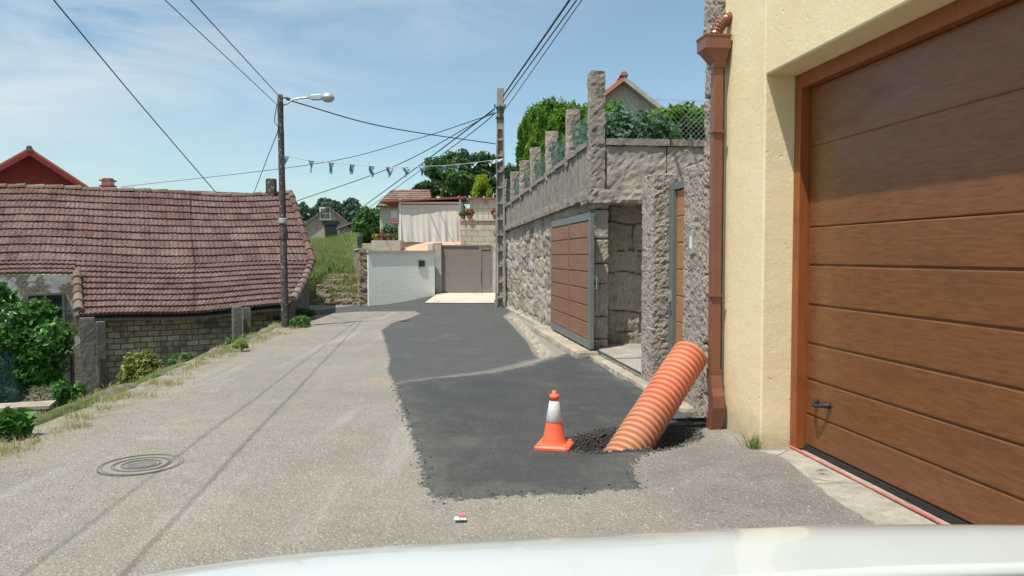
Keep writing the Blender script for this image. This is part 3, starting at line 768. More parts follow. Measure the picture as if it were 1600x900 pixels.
mb = MB().box(-.12, wl+.1, -.22, -.14, 0, .14); part_frame('eave_beam', M['board_grey'], (a.x, a.y, .17), wrot, mb, house)
def post(u, v, Yv, w, d, zt, zb=-1.4):
    p = D(u, v, Yv); t = MB(); t.v, t.f = rough_box(-w/2, w/2, -d/2, d/2, zb, zt, .05, .006, 6, seed=u, chip=.008).__dict__['v'], rough_box(-w/2, w/2, -d/2, d/2, zb, zt, .05, .006, 6, seed=u, chip=.008).f
    return part_frame('post', M['conc_old'], (p.x, p.y, 0), wrot, t, house)
post(137, 550, 14.55, .25, .22, .33); post(158, 550, 14.95, .16, .2, .22)
post(370, 500, 15.7, .17, .2, .46); post(385, 500, 16.0, .15, .2, .42)
# left end stub wall of the lean-to, side boards towards the road, gable
mb = MB(); wall_poly([EL + Vector((.1,.25,-.06)), EL + pp*2.6 + Vector((.1,.1,.7))], -1.4, .18); mb.build('side_wall', M['rubble'], house, world=True)
mb = MB(); q0 = E_ + Vector((-.12,.25,-.08)); q1 = B_ + Vector((-.08,0,-.08))
nb = 13
for i in range(nb):
    p = q0.lerp(q1, i/nb); q = q0.lerp(q1, (i+.93)/nb); o_ = Vector((rng.uniform(-.02,.02),0,0))
    mb.prism([(p.x,p.y,-1.2),(q.x,q.y,-1.2),tuple(q),tuple(p)], Vector((-.04,0,0))+o_)
mb.build('board_cladding', M['board_grey'], house, world=True)
mb = MB(); g0 = B_+Vector((-.12,.05,-.08)); g1 = R_+Vector((-.12,0,-.1)); g2_ = bk+Vector((-.12,0,-.1))
mb.prism([(g0.x,g0.y,-1.2), tuple(g0), tuple(g1), tuple(g2_), (g2_.x,g2_.y,-1.2)], -dd*.3); mb.build('gable_wall', M['barn'], house, world=True)
mb = MB(); wf = w1 - w0; uu = wf.normalized(); wr = math.atan2(wf.y, wf.x)
pw = D(75, 487, 17.0); sW = (pw-w0).dot(uu); org = w0 + uu*(sW) ; 
mbw = MB().box(-.32,.32,-.34,-.31,-.42,.16); win = part_frame('window', M['glass'], (org.x, org.y, .5), wr, mbw, house)
mbf = MB(); 
for x0,x1,z0,z1 in ((-.36,-.31,-.46,.2),(.31,.36,-.46,.2),(-.31,.31,.155,.2),(-.31,.31,-.46,-.415),(-.02,.02,-.415,.155),(-.31,-.02,-.15,-.12),(.02,.31,-.15,-.12)): mbf.box(x0,x1,-.37,-.3,z0,z1)
fr = mbf.build('window_frame', M['conc_old'], win)
# chimney near the right end of the ridge
cc = D(424, 302, 22.3); mbc = rough_box(cc.x-.13, cc.x+.13, cc.y-.13, cc.y+.13, cc.z-.4, cc.z+.42, .08, .008, 5)
ch = mbc.build('chimney', M['pole_dark'], house, world=True)
mbc = MB().box(cc.x-.27, cc.x+.27, cc.y-.27, cc.y+.27, cc.z+.43, cc.z+.53); cp = mbc.build('chimney_cap', M['pole_dark'], ch); cp.parent = ch

# ------------------------------------------------------------------ garage building on the right
RZ = math.atan(.125)
def RW(lx, ly, z=0):
    c, s = math.cos(RZ), math.sin(RZ); return Vector((2.68 + lx*c - ly*s, lx*s + ly*c, z))
gar = thing('garage_building', 'cream rendered building with granite corner and recessed wooden garage door', 'building', RW(0,0), RZ)
mb = MB(); DY0, DY1, DZ = 2.45, 5.985, 2.88
def gridface(mb, lx, y0, y1, z0, z1, st=.12, amp=.004):
    ny = max(1,int((y1-y0)/st)); nz = max(1,int((z1-z0)/st))
    o = [(lx + amp*mnoise.noise(Vector((y0+(y1-y0)*i/ny, z0+(z1-z0)*j/nz, 3))*2.2), y0+(y1-y0)*i/ny, z0+(z1-z0)*j/nz) for j in range(nz+1) for i in range(ny+1)]
    mb.add(o, [(j*(ny+1)+i, j*(ny+1)+i+1, (j+1)*(ny+1)+i+1, (j+1)*(ny+1)+i) for j in range(nz) for i in range(ny)])
mb.box(0,.5,DY1,6.78,-.2,6.5); mb.box(0,.5,DY0,DY1,DZ,6.5); mb.box(0,.5,-4,DY0,-.2,6.5)
mb.box(.5,7,-4,.0,-.2,6.5); mb.box(.5,7,6.2,7.1,-.2,6.5); mb.box(3.2,7,0,6.2,-.2,6.5); mb.box(.5,3.2,0,6.2,3.2,6.5)
wl_ = mb.build('rendered_wall', M['cream'], gar)
b_ = wl_.modifiers.new('bevel','BEVEL'); b_.width = .014; b_.segments = 2
mq = MB()
z = -.2; k = 0
while z < 6.4:
    h = rng.choice([.45,.62,.8,.55]); z1 = min(6.5, z+h)
    r_ = rough_box(-.045+rng.uniform(-.012,.012), .5, 6.785, 7.12+rng.uniform(-.02,.02), z+.006, z1-.006, .022, .022, 7, seed=k, chip=.02); mq.add(r_.v, r_.f); z = z1; k += 1
mq.build('granite_corner', M['granite'], gar, weld=True)
# cement smear at the top of the corner
# door jamb, header, door
mb = MB(); mb.box(.24,.36,DY1-.10,DY1-.003,0.012,DZ-.003); mb.box(.24,.36,DY0+.003,DY0+.10,0.012,DZ-.003); mb.box(.24,.36,DY0+.1,DY1-.1,DZ-.11,DZ-.003)
mb.build('door_frame', M['jamb_wood'], gar, bevel=.003)
lines = [.012,.29,.56,.835,1.13,1.43,1.72]
prof = [(.37,.045)]
zz_ = [.045,.29,.56,.835,1.13,1.43,1.72,2.325,DZ-.112]
for i in range(len(zz_)-1):
    a_, c_ = zz_[i], zz_[i+1]; gq = .010 if i not in (6,7) else .003
    dp_ = .014 if i not in (6,7) else .006
    prof += [(.315+dp_, a_+.001), (.315+dp_, a_+gq*.5), (.315+.002, a_+gq), (.315, a_+gq+.006), (.315, c_-gq-.004), (.315+.003, c_-gq*.6), (.315+dp_, c_-gq*.5)]
prof += [(.37, zz_[-1])]
mb = MB(); mb.prism([(x, DY0+.116, z) for x, z in prof], (0, DY1-DY0-.232, 0))
door = mb.build('garage_door', M['door_wood'], gar)
MB().box(.372,.42,DY0+.10,DY1-.10,.05,DZ-.11).build('gap_shade_strip', M['black'], door)  # black sheet behind the door stands in for the shade in the gap
MB().box(.305,.36,DY0+.102,DY1-.102,.006,.044).build('rubber_seal', M['black'], door)
hb = MB(); hy = 5.62; hz = .405
pts = []
for i in range(13):
    a_ = i/12; pts.append((.315-.070*math.sin(a_*math.pi)**.6, hy-.095+.19*a_, hz - .01*math.sin(a_*math.pi)+.012*(1-a_)))
hb.tube(pts, [.026,.018,.013,.013,.014,.015,.015,.015,.014,.013,.016,.024,.030], 10)
hb.build('door_handle', M['black'], door, smooth=True)
# red painted line and stepped sill on the threshold
mb = MB().box(.225,.245,DY0,DY1-.02,.010,.020); mb.build('threshold_line', plain('red_threshold_paint', (.50,.12,.10), .8, .3, 8, .3, dirt=1.0, dirtc=(.36,.33,.28)), gar)
# downpipe
dpx, dpy = -.095, 6.70
mb = MB(); mb.box(dpx-.045,dpx+.045,dpy-.042,dpy+.042,.50,3.13)
dn = mb.build('downpipe', M['copper'], gar, bevel=.012)
mb = MB(); 
def loft(secs):
    o = len(mb.v)
    for s_ in secs: mb.v += [tuple(p) for p in s_]
    n = len(secs[0])
    for i in range(len(secs)-1):
        for k in range(n): mb.f.append((o+i*n+k, o+i*n+(k+1)%n, o+(i+1)*n+(k+1)%n, o+(i+1)*n+k))
    mb.f.append(tuple(o+k for k in range(n))); mb.f.append(tuple(o+(len(secs)-1)*n+k for k in range(n)))
def sec(cx, cy, w, d, z): return [(cx-d,cy-w,z),(cx+d,cy-w,z),(cx+d,cy+w,z),(cx-d,cy+w,z)]
loft([sec(dpx,dpy,.055,.048,3.10), sec(dpx,dpy,.062,.05,3.135), sec(dpx-.03,dpy,.085,.095,3.23), sec(dpx-.035,dpy,.105,.11,3.25), sec(dpx-.035,dpy,.105,.11,3.345), sec(dpx-.035,dpy,.111,.117,3.35), sec(dpx-.035,dpy,.111,.117,3.362)])
mb.build('hopper', M['copper'], dn)
mb = MB(); pts = []; rad = []
for i in range(40):
    a_ = i/39; an = a_*math.pi*.62; pts.append((dpx-.03+.16*(1-math.cos(an)), dpy-.02-.02*a_, 3.35+.17*math.sin(an))); rad.append(.052+.004*math.sin(i*1.9))
mb.tube(pts, rad, 14, cap=False); mb.build('corrugated_elbow', M['copper'], dn, smooth=False)
mb = MB()
loft([sec(dpx,dpy,.055,.048,.52), sec(dpx,dpy,.052,.045,.47), sec(dpx+.00,dpy-.03,.05,.05,.36), sec(dpx,dpy-.055,.055,.052,.30), sec(dpx,dpy-.065,.055,.052,.20), sec(dpx-.01,dpy-.03,.052,.05,.01), sec(dpx-.01,dpy-.03,.052,.05,.0)])
mb.build('pipe_shoe', M['copper'], dn)
for zb in (1.15, 2.55):
    mb = MB(); mb.box(dpx-.056,dpx+.052,dpy-.061,dpy+.061,zb,zb+.025); mb.build('pipe_bracket', M['copper'], dn)

# ------------------------------------------------------------------ long retaining wall on the right
def masonry_sheet(name, y0, y1, z0, z1, parent, lx=0, res=.028, cell=(.42,.30), seed=0, axis_x=False, mat='masonry', depth=.055):
    """relief of irregular stones: worn cells with sunken joints"""
    r = np.random.default_rng(seed); ny = int((y1-y0)/res); nz = int((z1-z0)/res)
    Y, Z = np.meshgrid(np.linspace(y0, y1, ny+1), np.linspace(z0, z1, nz+1))
    yw = Y + .06*npnoise(Y, Z, 4, seed) ; zw = Z + .05*npnoise(Z, Y, 3.5, seed+1)
    sites = []
    row = z0-.3; ri = 0
    while row < z1+.5:
        hgt = cell[1]*r.uniform(.65, 1.4); y = y0-1+r.uniform(0, .4)
        while y < y1+1:
            w = cell[0]*r.uniform(.5, 1.7); sites.append((y+w/2, row+hgt/2+r.uniform(-.06,.06), w, hgt, r.random(), r.random())); y += w
        row += hgt; ri += 1
    St = np.array(sites); d1 = np.full(Y.shape, 1e9); d2 = np.full(Y.shape, 1e9); tone = np.zeros(Y.shape); lift = np.zeros(Y.shape)
    for sy, sz, w, h, tn, lf in St:
        d = np.maximum(np.abs(yw-sy)/(w/2), np.abs(zw-sz)/(h/2))*.6 + .4*np.hypot((yw-sy)/(w/2), (zw-sz)/(h/2))
        m1 = d < d1; d2 = np.where(m1, d1, np.minimum(d2, d)); tone = np.where(m1, tn, tone); lift = np.where(m1, lf, lift); d1 = np.where(m1, d, d1)
    e = np.clip((d2-d1)/.55, 0, 1)
    joint = 1 - sstep(.03, .20, e)
    H = -(depth*(1-joint)*(.6+.6*lift) + .020*npnoise(Y, Z, 9, 3)*(1-joint) + .016*npnoise(Z, Y, 23, 5) + .013*npnoise(Y,Z,51,2) + .010*r.normal(0,1,Y.shape)*.5)
    V = np.stack([lx+H, Y, Z], -1).reshape(-1,3) if not axis_x else np.stack([Y, lx+H, Z], -1).reshape(-1,3)
    idx = np.arange(V.shape[0]).reshape(nz+1, ny+1); Fc = np.stack([idx[:-1,:-1], idx[:-1,1:], idx[1:,1:], idx[1:,:-1]], -1).reshape(-1,4)
    o = raw_obj(name, V, Fc, M[mat], parent, world=False); o.data.attributes.new('tone','FLOAT','POINT').data.foreach_set('value', tone.astype(np.float32).ravel())
    o.data.attributes.new('mortar','FLOAT','POINT').data.foreach_set('value', joint.astype(np.float32).ravel())
    o.data.polygons.foreach_set('use_smooth', [True]*len(o.data.polygons))
    return o
wallT = thing('retaining_wall', 'long granite rubble retaining wall along the lane with ribbed parapet and granite posts', 'wall', RW(0,0), RZ)
WY0, WY1 = 11.72, 26.0
masonry_sheet('masonry', WY0, WY1, -.3, 2.5, wallT, lx=.05, seed=4)
MB().box(.07,.26,WY0+.4,WY1,-.3,2.35).build('wall_core', M['granite_dark'], wallT)
m_ = MB(); z = -.2; k = 0
while z < 2.25:
    h_ = rng.uniform(.28,.5); r_ = rough_box(.0, .235, WY0-.02, 12.16, z+.005, min(2.36, z+h_)-.005, .035, .02, 9, seed=200+k, chip=.03); m_.add(r_.v, r_.f); z += h_; k += 1
m_.build('wall_end', M['granite_pale'], wallT, weld=True)
sl = lambda y: (3.26-2.49) and (2.49 - .011*(y-WY0))          # ledge height falls slowly
def along(name, mat, x0, x1, y0, y1, zb, zt, step, res, amp, seed, gap=.006, sc=6, chip=.015):
    m_ = MB(); y = y0; k = 0
    while y < y1-.05:
        w = step*rng.uniform(.75,1.3) if step else (y1-y0); ye = min(y1, y+w)
        ym = (y+ye)/2; r_ = rough_box(x0+rng.uniform(-.008,.008), x1, y+gap, ye-gap, zb(ym), zt(ym), res, amp, sc, seed=seed+k, chip=chip); m_.add(r_.v, r_.f); y = ye; k += 1
    return m_.build(name, M[mat], wallT, weld=True)
along('ledge', 'granite_dark', -.10, .35, WY0-.12, WY1, lambda y: sl(y)-.14, lambda y: sl(y)+.02, 1.1, .07, .02, 10)
along('parapet', 'ribbed', -.035, .16, WY0+.1, WY1, lambda y: sl(y)+.02, lambda y: 3.18-.024*(y-WY0), .14, .07, .010, 30, gap=.005, chip=.012)
along('coping', 'granite_dark', -.07, .22, WY0+.1, WY1, lambda y: 3.18-.024*(y-WY0), lambda y: 3.27-.024*(y-WY0), .9, .06, .015, 60)
for i, (py_, w, zt) in enumerate([(11.80,.23,4.23),(13.55,.20,4.04),(15.65,.20,4.0),(17.75,.20,3.92),(19.55,.20,3.86),(21.4,.20,3.84),(23.3,.2,3.8)]):
    zb = 2.5 if i == 0 else 3.1-.024*(py_-WY0)
    r_ = rough_box(-.06, .17, py_-w/2-.02*(i==0), py_+w/2, zb, zt+rng.uniform(-.04,.04), .045, .02, 5, seed=90+i, chip=.02); r_.build('pillar', M['granite'] if i else M['granite_dark'], wallT)
for i,(a_,b_) in enumerate([(11.93,13.44),(13.66,15.54),(15.76,17.64),(17.86,19.44),(19.66,21.3),(21.5,23.2)]):
    m_ = MB(); n_ = 14; za, zb2 = 3.25-.024*(a_-WY0), 3.25-.024*(b_-WY0)
    for j in range(n_+1):
        t_ = j/n_; y_ = a_+(b_-a_)*t_
        for q in range(5): m_.v.append((.03+.02*math.sin(j*1.3+q*2), y_, za+(zb2-za)*t_ + q*.15*(1-.2*math.sin(t_*math.pi))))
    m_.f = [(j*5+q, (j+1)*5+q, (j+1)*5+q+1, j*5+q+1) for j in range(n_) for q in range(4)]
    m_.build('shade_net', M['net'], wallT, fix=False)

# cross wall at the back of the recessed entrance
cross = thing('entrance_wall', 'granite wall facing the camera at the back of the open gateway', 'wall', RW(0,0), RZ)
masonry_sheet('masonry', .22, 5.0, -.1, 2.52, cross, lx=12.18, seed=9, axis_x=True, cell=(.62,.5), res=.02, depth=.09)
MB().box(.24,5,12.2,12.6,-.2,2.5).build('wall_core', M['granite_dark'], cross)
m_ = MB(); r_ = rough_box(-.10,.92,11.58,12.2,2.29,2.50,.05,.025,5,seed=5); m_.add(r_.v, r_.f); r_ = rough_box(.93,2.2,11.60,12.2,2.20,2.47,.06,.025,5,seed=6); m_.add(r_.v, r_.f)
r_ = rough_box(2.21,5,11.6,12.2,2.24,2.47,.08,.025,5,seed=7); m_.add(r_.v, r_.f); m_.build('lintel', M['granite'], cross, weld=True)
m_ = MB(); y_ = .18
for k in range(5):
    ye = y_+rng.uniform(.75,1.15); r_ = rough_box(y_+.008, ye-.008, 11.70, 11.95, 2.505, 3.16, .055, .022, 5, seed=k+20, chip=.012); m_.add(r_.v, r_.f); y_ = ye
m_.build('parapet', M['granite_pale'], cross, weld=True)
m_ = MB(); y_ = .18
for k in range(5):
    ye = y_+1.0; r_ = rough_box(y_+.004, ye-.004, 11.66, 12.0, 3.165, 3.27, .055, .015, 6, seed=k+40, chip=.012); m_.add(r_.v, r_.f); y_ = ye
m_.build('coping', M['granite_dark'], cross, weld=True)

# garden soil behind the walls
m_ = MB(); m_.prism([RW(.52,12.65,2.3), RW(12,12.65,2.3), RW(12,45,2.3), RW(.52,26,2.3)], (0,0,.5)); tag(m_.build('garden_ground', M['ground']), kind='structure')

# entrance floor, kerbs and plinth
def local_struct(name, mb, mat, **k): 
    o = mb.build(name, mat, **k); o.location = RW(0,0); o.rotation_euler = (0,0,RZ); return tag(o, kind='structure')
m_ = MB()
for (x0,x1,y0,y1,z) in ((.02,1.1,9.1,10.5,.10),(.02,1.1,10.5,12.15,.115),(1.1,3.2,7.6,12.15,.13),(.25,1.1,7.0,9.1,.10)):
    r_ = rough_box(x0+.004,x1-.004,y0+.004,y1-.004,-.1,z,.09,.008,4,seed=int(x0*7+y0),chip=.008); m_.add(r_.v, r_.f)
local_struct('entrance_paving', m_, M['granite_pale'], weld=True)
m_ = rough_box(-.17,.02,7.3,11.3,-.12,.06,.04,.014,7,seed=3,chip=.02); local_struct('entrance_kerb', m_, M['kerb'])
m_ = MB(); m_.add(*(lambda r: (r.v, r.f))(rough_box(-.36,.04,11.2,15.6,-.25,.10,.05,.014,6,seed=8,chip=.03))); m_.add(*(lambda r: (r.v, r.f))(rough_box(-.13,.04,15.6,22,-.25,.06,.07,.02,5,seed=9,chip=.04)))
local_struct('wall_footing', m_, M['kerb'])
MB_rail = MB().box(-.035,-.015,9.1,15.0,.10,.118); local_struct('gate_rail', MB_rail, M['metal_dark'])

# granite gate posts
pa = thing('granite_gatepost', 'rough granite gatepost beside the brown downpipe with small intercom plate', 'gatepost', RW(.1,7.37), RZ, 'granite gateposts')
rough_box(-.14,.2,-.205,.29,-.1,2.37,.018,.015,7,seed=50).build('shaft', M['granite'], pa)
m_ = MB().box(-.158,-.135,-.02,.07,1.52,1.74); ip = m_.build('intercom', M['metal_galv'], pa, bevel=.004)
MB().box(-.163,-.159,.0,.05,1.57,1.69).build('intercom_face', M['white_plastic'], ip)
pb = thing('granite_gatepost', 'broad rough granite gatepost between the sliding gate opening and the pedestrian gate', 'gatepost', RW(.1,8.87), RZ, 'granite gateposts')
rough_box(-.14,.15,-.22,.20,-.1,2.42,.018,.016,7,seed=51).build('shaft', M['granite'], pb)

# pedestrian gate
pg = thing('pedestrian_gate', 'narrow closed gate with grey metal frame and wooden slats between granite gateposts', 'gate', RW(.17,8.1), RZ)
m_ = MB(); m_.box(-.03,.04,.44,.53,.12,2.30); m_.box(-.03,.04,-.53,-.45,.12,2.30); m_.box(-.03,.04,-.45,.44,2.22,2.30); m_.box(-.03,.04,-.45,.44,.12,.2); m_.box(-.045,.02,.36,.432,.205,2.215)
m_.build('gate_frame', M['metal_grey'], pg, bevel=.004)
prof = []; zz_ = np.linspace(.2,2.22,8)
for a_, c_ in zip(zz_[:-1], zz_[1:]): prof += [(.012,a_+.002),(.0,a_+.012),(.0,c_-.012),(.012,c_-.002)]
m_ = MB(); m_.prism([(.03,-.45,.2)]+[(x,-.45,z) for x,z in prof]+[(.03,-.45,2.22)], (0,.80,0)); m_.build('slats', M['ped_wood'], pg)
m_ = MB(); m_.box(-.07,-.045,.375,.42,1.0,1.12); m_.tube([(-.07,.40,1.09),(-.11,.40,1.09),(-.115,.30,1.09)], .010, 8); m_.build('gate_handle', M['metal_galv'], pg)

# sliding gate, open, in front of the wall
sg = thing('sliding_gate', 'open sliding gate with brown wooden boards in a grey metal frame against the wall', 'gate', RW(-.10,13.0), RZ)
gl, gt = 1.66, 2.14
m_ = MB(); m_.box(-.03,.03,-gl,-gl+.14,.13,gt); m_.box(-.03,.03,gl-.08,gl,.13,gt); m_.box(-.03,.03,-gl+.14,gl-.08,gt-.11,gt); m_.box(-.03,.03,-gl+.14,gl-.08,.13,.25)
m_.build('gate_frame', M['metal_grey'], sg, bevel=.006)
m_ = MB().box(-.034,.0,-.05,-.01,.25,gt-.11); m_.build('mullion', M['gate_wood'], sg)
zz_ = np.linspace(.25, gt-.11, 8)
prof = []
for a_, c_ in zip(zz_[:-1], zz_[1:]): prof += [(-.002,a_+.004),(-.022,a_+.014),(-.022,c_-.014),(-.002,c_-.004)]
for y0_, y1_ in ((-gl+.14,-.05),(-.01,gl-.08)):
    m_ = MB(); m_.prism([(.02,y0_,.25)]+[(x,y0_,z) for x,z in prof]+[(.02,y0_,gt-.11)], (0,y1_-y0_,0)); m_.build('board_panel', M['gate_wood'], sg)
for yw_ in (-gl+.35, gl-.35):
    m_ = MB(); m_.tube([(-.012,yw_,.155-.03),(.012,yw_,.155-.03)], .045, 14); m_.build('roller', M['metal_dark'], sg)
m_ = MB().box(-.05,.05,-gl-.004,-gl+.03,gt,gt+.05); m_.build('top_guide', M['metal_dark'], sg)
m_ = MB(); m_.tube([(.035,-gl+.04,1.02),(.075,-gl+.04,1.02),(.075,-gl+.04,1.20),(.035,-gl+.04,1.20)], .008, 6); m_.build('pull_handle', M['metal_galv'], sg)

# ------------------------------------------------------------------ corrugated pipe, cone, manhole and small things on the ground
p0 = D(950, 735, 5.72) + Vector((-.02,0,-.12)); p1 = D(1079, 553, 6.72)
ax = (p1-p0); Lp = ax.length; cp_ = thing('corrugated_pipe', 'orange corrugated plastic drain pipe leaning out of the dug hole', 'pipe', (p0.x, p0.y, 0))
q = ax.to_track_quat('Z','Y').to_matrix().to_4x4(); q.translation = p0 - Vector((p0.x,p0.y,0))
prof = []; nrib = 28; R0 = .130
for i in range(nrib):
    z = Lp*i/nrib; w = Lp/nrib
    for t_, r_ in ((0,-.006),(.10,-.004),(.20,.014),(.34,.026),(.50,.029),(.66,.026),(.80,.014),(.90,-.004)): prof.append((R0+r_, z+w*t_))
prof += [(R0, Lp), (R0-.012, Lp), (R0-.014, Lp-.5), (R0-.014, .1)]
m_ = MB(); 
n_ = 40
for (r_, z) in prof:
    for k in range(n_): m_.v.append((r_*math.cos(2*math.pi*k/n_), r_*math.sin(2*math.pi*k/n_), z))
m_.f = [(i*n_+k, i*n_+(k+1)%n_, (i+1)*n_+(k+1)%n_, (i+1)*n_+k) for i in range(len(prof)-1) for k in range(n_)]
m_.v = [tuple(q @ Vector(v)) for v in m_.v]
po = m_.build('pipe_wall', M['orange_pipe'], cp_, smooth=True, fix=False)
tag(po); 

cb = G(868, 703); cz = road_z(np.array([cb.x]), np.array([cb.y]))[0]
cone = thing('traffic_cone', 'small orange traffic cone with worn white sleeve on the fresh asphalt', 'traffic cone', (cb.x-.01, cb.y+.02, cz+.002), math.radians(-14))
m_ = MB(); bs = .135
prof_b = []
def sqr(h, z, rad, n=6):
    out = []
    for cx_, cy_, a0_ in ((h-rad,h-rad,0),(-h+rad,h-rad,90),(-h+rad,-h+rad,180),(h-rad,-h+rad,270)):
        for i in range(n): a_ = math.radians(a0_+90*i/(n-1)); out.append((cx_+rad*math.cos(a_), cy_+rad*math.sin(a_), z))
    return out
mb = m_; loft([sqr(bs,.0,.03), sqr(bs,.018,.03), sqr(bs-.012,.03,.03), sqr(bs-.045,.036,.045)]); m_.build('base', M['cone'], cone)
co = MB(); tilt = Matrix.Rotation(math.radians(-3), 4, 'X')
def conepart(name, prof, mat):
    c_ = MB(); c_.lathe(prof, n=32); o = c_.build(name, mat, cone, smooth=True); return o
rr_ = lambda z: .092 - .068*(z-.03)/.385
conepart('cone_body', [(.098,.030),(.094,.04),(rr_(.06),.06),(rr_(.2),.2),(rr_(.375),.375),(rr_(.375)+.006,.378),(rr_(.375)+.006,.408),(rr_(.4)-.004,.412),(.018,.414),(.018,.435),(.012,.44)], M['cone'])
conepart('reflective_sleeve', [(rr_(.20)+.001,.200),(rr_(.20)+.004,.203),(rr_(.36)+.004,.357),(rr_(.36)+.001,.36)], M['cone_white'])
for sx, sy in ((1,1),(1,-1),(-1,1),(-1,-1)):
    c_ = MB(); c_.lathe([(.016,.028),(.016,.036),(.010,.041)], (sx*.105, sy*.105, 0), 12); c_.build('base_stud', M['cone'], cone)

mc = G(221, 727); mz = float(road_z(np.array([mc.x]), np.array([mc.y]))[0])
man = thing('manhole_cover', 'round cast iron manhole cover with concentric rings set in the worn road', 'manhole cover', (mc.x, mc.y, mz))
def ring(name, r0, r1, z0, z1, mat, n=64):
    c_ = MB()
    for r_, z in ((r0,z0),(r1,z0),(r1,z1),(r0,z1)):
        for k in range(n): c_.v.append((r_*math.cos(6.28318*k/n), r_*math.sin(6.28318*k/n), z))
    c_.f = [(i*n+k, i*n+(k+1)%n, ((i+1)%4)*n+(k+1)%n, ((i+1)%4)*n+k) for i in range(4) for k in range(n)]
    return c_.build(name, mat, man)
m_ = MB().lathe([(.292,-.03),(.292,.004)], n=64); m_.build('cover_plate', M['dust_iron'], man)
man.scale = (.93, .93, 1)
ring('frame_ring', .294,.304,-.03,.008, M['iron']); ring('frame_ring', .272,.279,-.01,.007, M['iron'])
for a_ in (.205,.188): ring('cover_ring', a_, a_+.008, 0, .008, M['iron'])
for a_ in (.138,.123): ring('cover_ring', a_, a_+.007, 0, .008, M['iron'])
m_ = MB().lathe([(.105,0),(.105,.008),(.1,.010)], n=48); m_.build('centre_plate', M['iron'], man)

# black drain box beside the downpipe
c_ = RW(-.22, 6.86)
dr = thing('drain_channel', 'black open drain box set in the ground behind the orange pipe', 'drain', (c_.x, c_.y, 0), RZ)
m_ = MB(); m_.box(-.30,.16,-.12,-.10,-.2,.028); m_.box(-.30,.16,.10,.12,-.2,.035); m_.box(-.30,-.28,-.10,.10,-.2,.028); m_.box(.14,.16,-.10,.10,-.2,.028); m_.box(-.28,.14,-.10,.10,-.2,-.02)
m_.build('drain_box', M['black'], dr)

lp = G(719, 814); m_ = MB()
for i in range(7):
    for j in range(5): m_.v.append((lp.x-.033+i*.011, lp.y-.03+j*.011, .014+.012*abs(mnoise.noise(Vector((i*.9,j*.8,2))))+.006*((i+j)%2)))
m_.f = [(j*1+i*5, j+1+i*5, j+1+(i+1)*5, j+(i+1)*5) for i in range(6) for j in range(4)]
wr_ = m_.build('sweet_wrapper', M['white_plastic'], None, fix=False); set_origin(wr_, (lp.x, lp.y, .01)); tag(wr_, 'crumpled pink and white wrapper lying on the road before the car', 'litter')
m_ = MB(); m_.add([(-.01,-.016,.022),(.03,-.014,.025),(.028,.008,.028),(-.012,.006,.026)], [(0,1,2,3)]); m_.prism([(-.01,-.016,.024),(.03,-.014,.027),(.028,.008,.030),(-.012,.006,.028)], (0,0,.002)); m_.build('wrapper_print', M['pink'], wr_)
lf = G(1284, 742); m_ = MB(); m_.prism([(lf.x-.035,lf.y,.03),(lf.x,lf.y-.012,.035),(lf.x+.035,lf.y+.002,.028),(lf.x,lf.y+.012,.033)], (0,0,.003))
o_ = m_.build('dead_leaf', M['dark_wood']); set_origin(o_, (lf.x, lf.y, .02)); tag(o_, 'small dark dry leaf on the concrete threshold of the garage', 'leaf')

# loose chippings round the dug hole, pebbles on the road
def pebbles(name, pts, size, mat, seed=0):
    r = np.random.default_rng(seed); base = np.array([(1,0,0),(-1,0,0),(0,1,0),(0,-1,0),(0,0,1),(0,0,-1)], float)
    fs = np.array([(0,2,4),(2,1,4),(1,3,4),(3,0,4),(2,0,5),(1,2,5),(3,1,5),(0,3,5)])
    V = []; Fs = []
    sc_ = size*(.4+r.random((len(pts),1,1))**2*1.6)*(.6+.8*r.random((len(pts),6,3)))
    V = (base[None]*sc_ + pts[:,None,:]).reshape(-1,3); Fs = (fs[None]+np.arange(len(pts))[:,None,None]*6).reshape(-1,3)
    return tag(raw_obj(name, V, Fs, mat), kind='stuff')
N = 1600; a_ = nr.random(N)*6.28; rr2 = np.sqrt(nr.random(N))*1.0
px = HC[0]+rr2*(.70*np.cos(a_)*math.cos(HA)-.40*np.sin(a_)*math.sin(HA)); py = HC[1]+rr2*(.70*np.cos(a_)*math.sin(HA)+.40*np.sin(a_)*math.cos(HA))
pebbles('loose_chippings', np.stack([px, py, road_z(px, py)+.004], -1), .008, plain('black_chippings', (.06,.06,.058), .8, .5, 30, .3), 3)
N = 1500; py = 3.6 + 13*nr.random(N)**1.6; px = XL(py) + (nr.random(N)**1.7)*(2.6) + .25
pebbles('road_gravel', np.stack([px, py, road_z(px, py)+.001], -1), .0042, plain('pale_gravel', (.34,.31,.26), .9, .5, 30, .3), 4)
e_ = [Vector((*PATCH_NEAR[i],0)) for i in range(len(PATCH_NEAR))]; ptl = []
for i in range(len(e_)):
    a0_, b0_ = e_[i], e_[(i+1)%len(e_)]
    if a0_.y > 8.6 and b0_.y > 8.6 and a0_.x < .9: continue
    for k in range(int((b0_-a0_).length*45)): ptl.append(a0_.lerp(b0_, rng.random())+Vector((rng.gauss(0,.035), rng.gauss(0,.05), 0)))
ptl = np.array([tuple(p) for p in ptl]); ptl[:,2] = road_z(ptl[:,0], ptl[:,1])+.002
pebbles('asphalt_crumbs', ptl, .0055, bpy.data.materials['black_chippings'], 6)

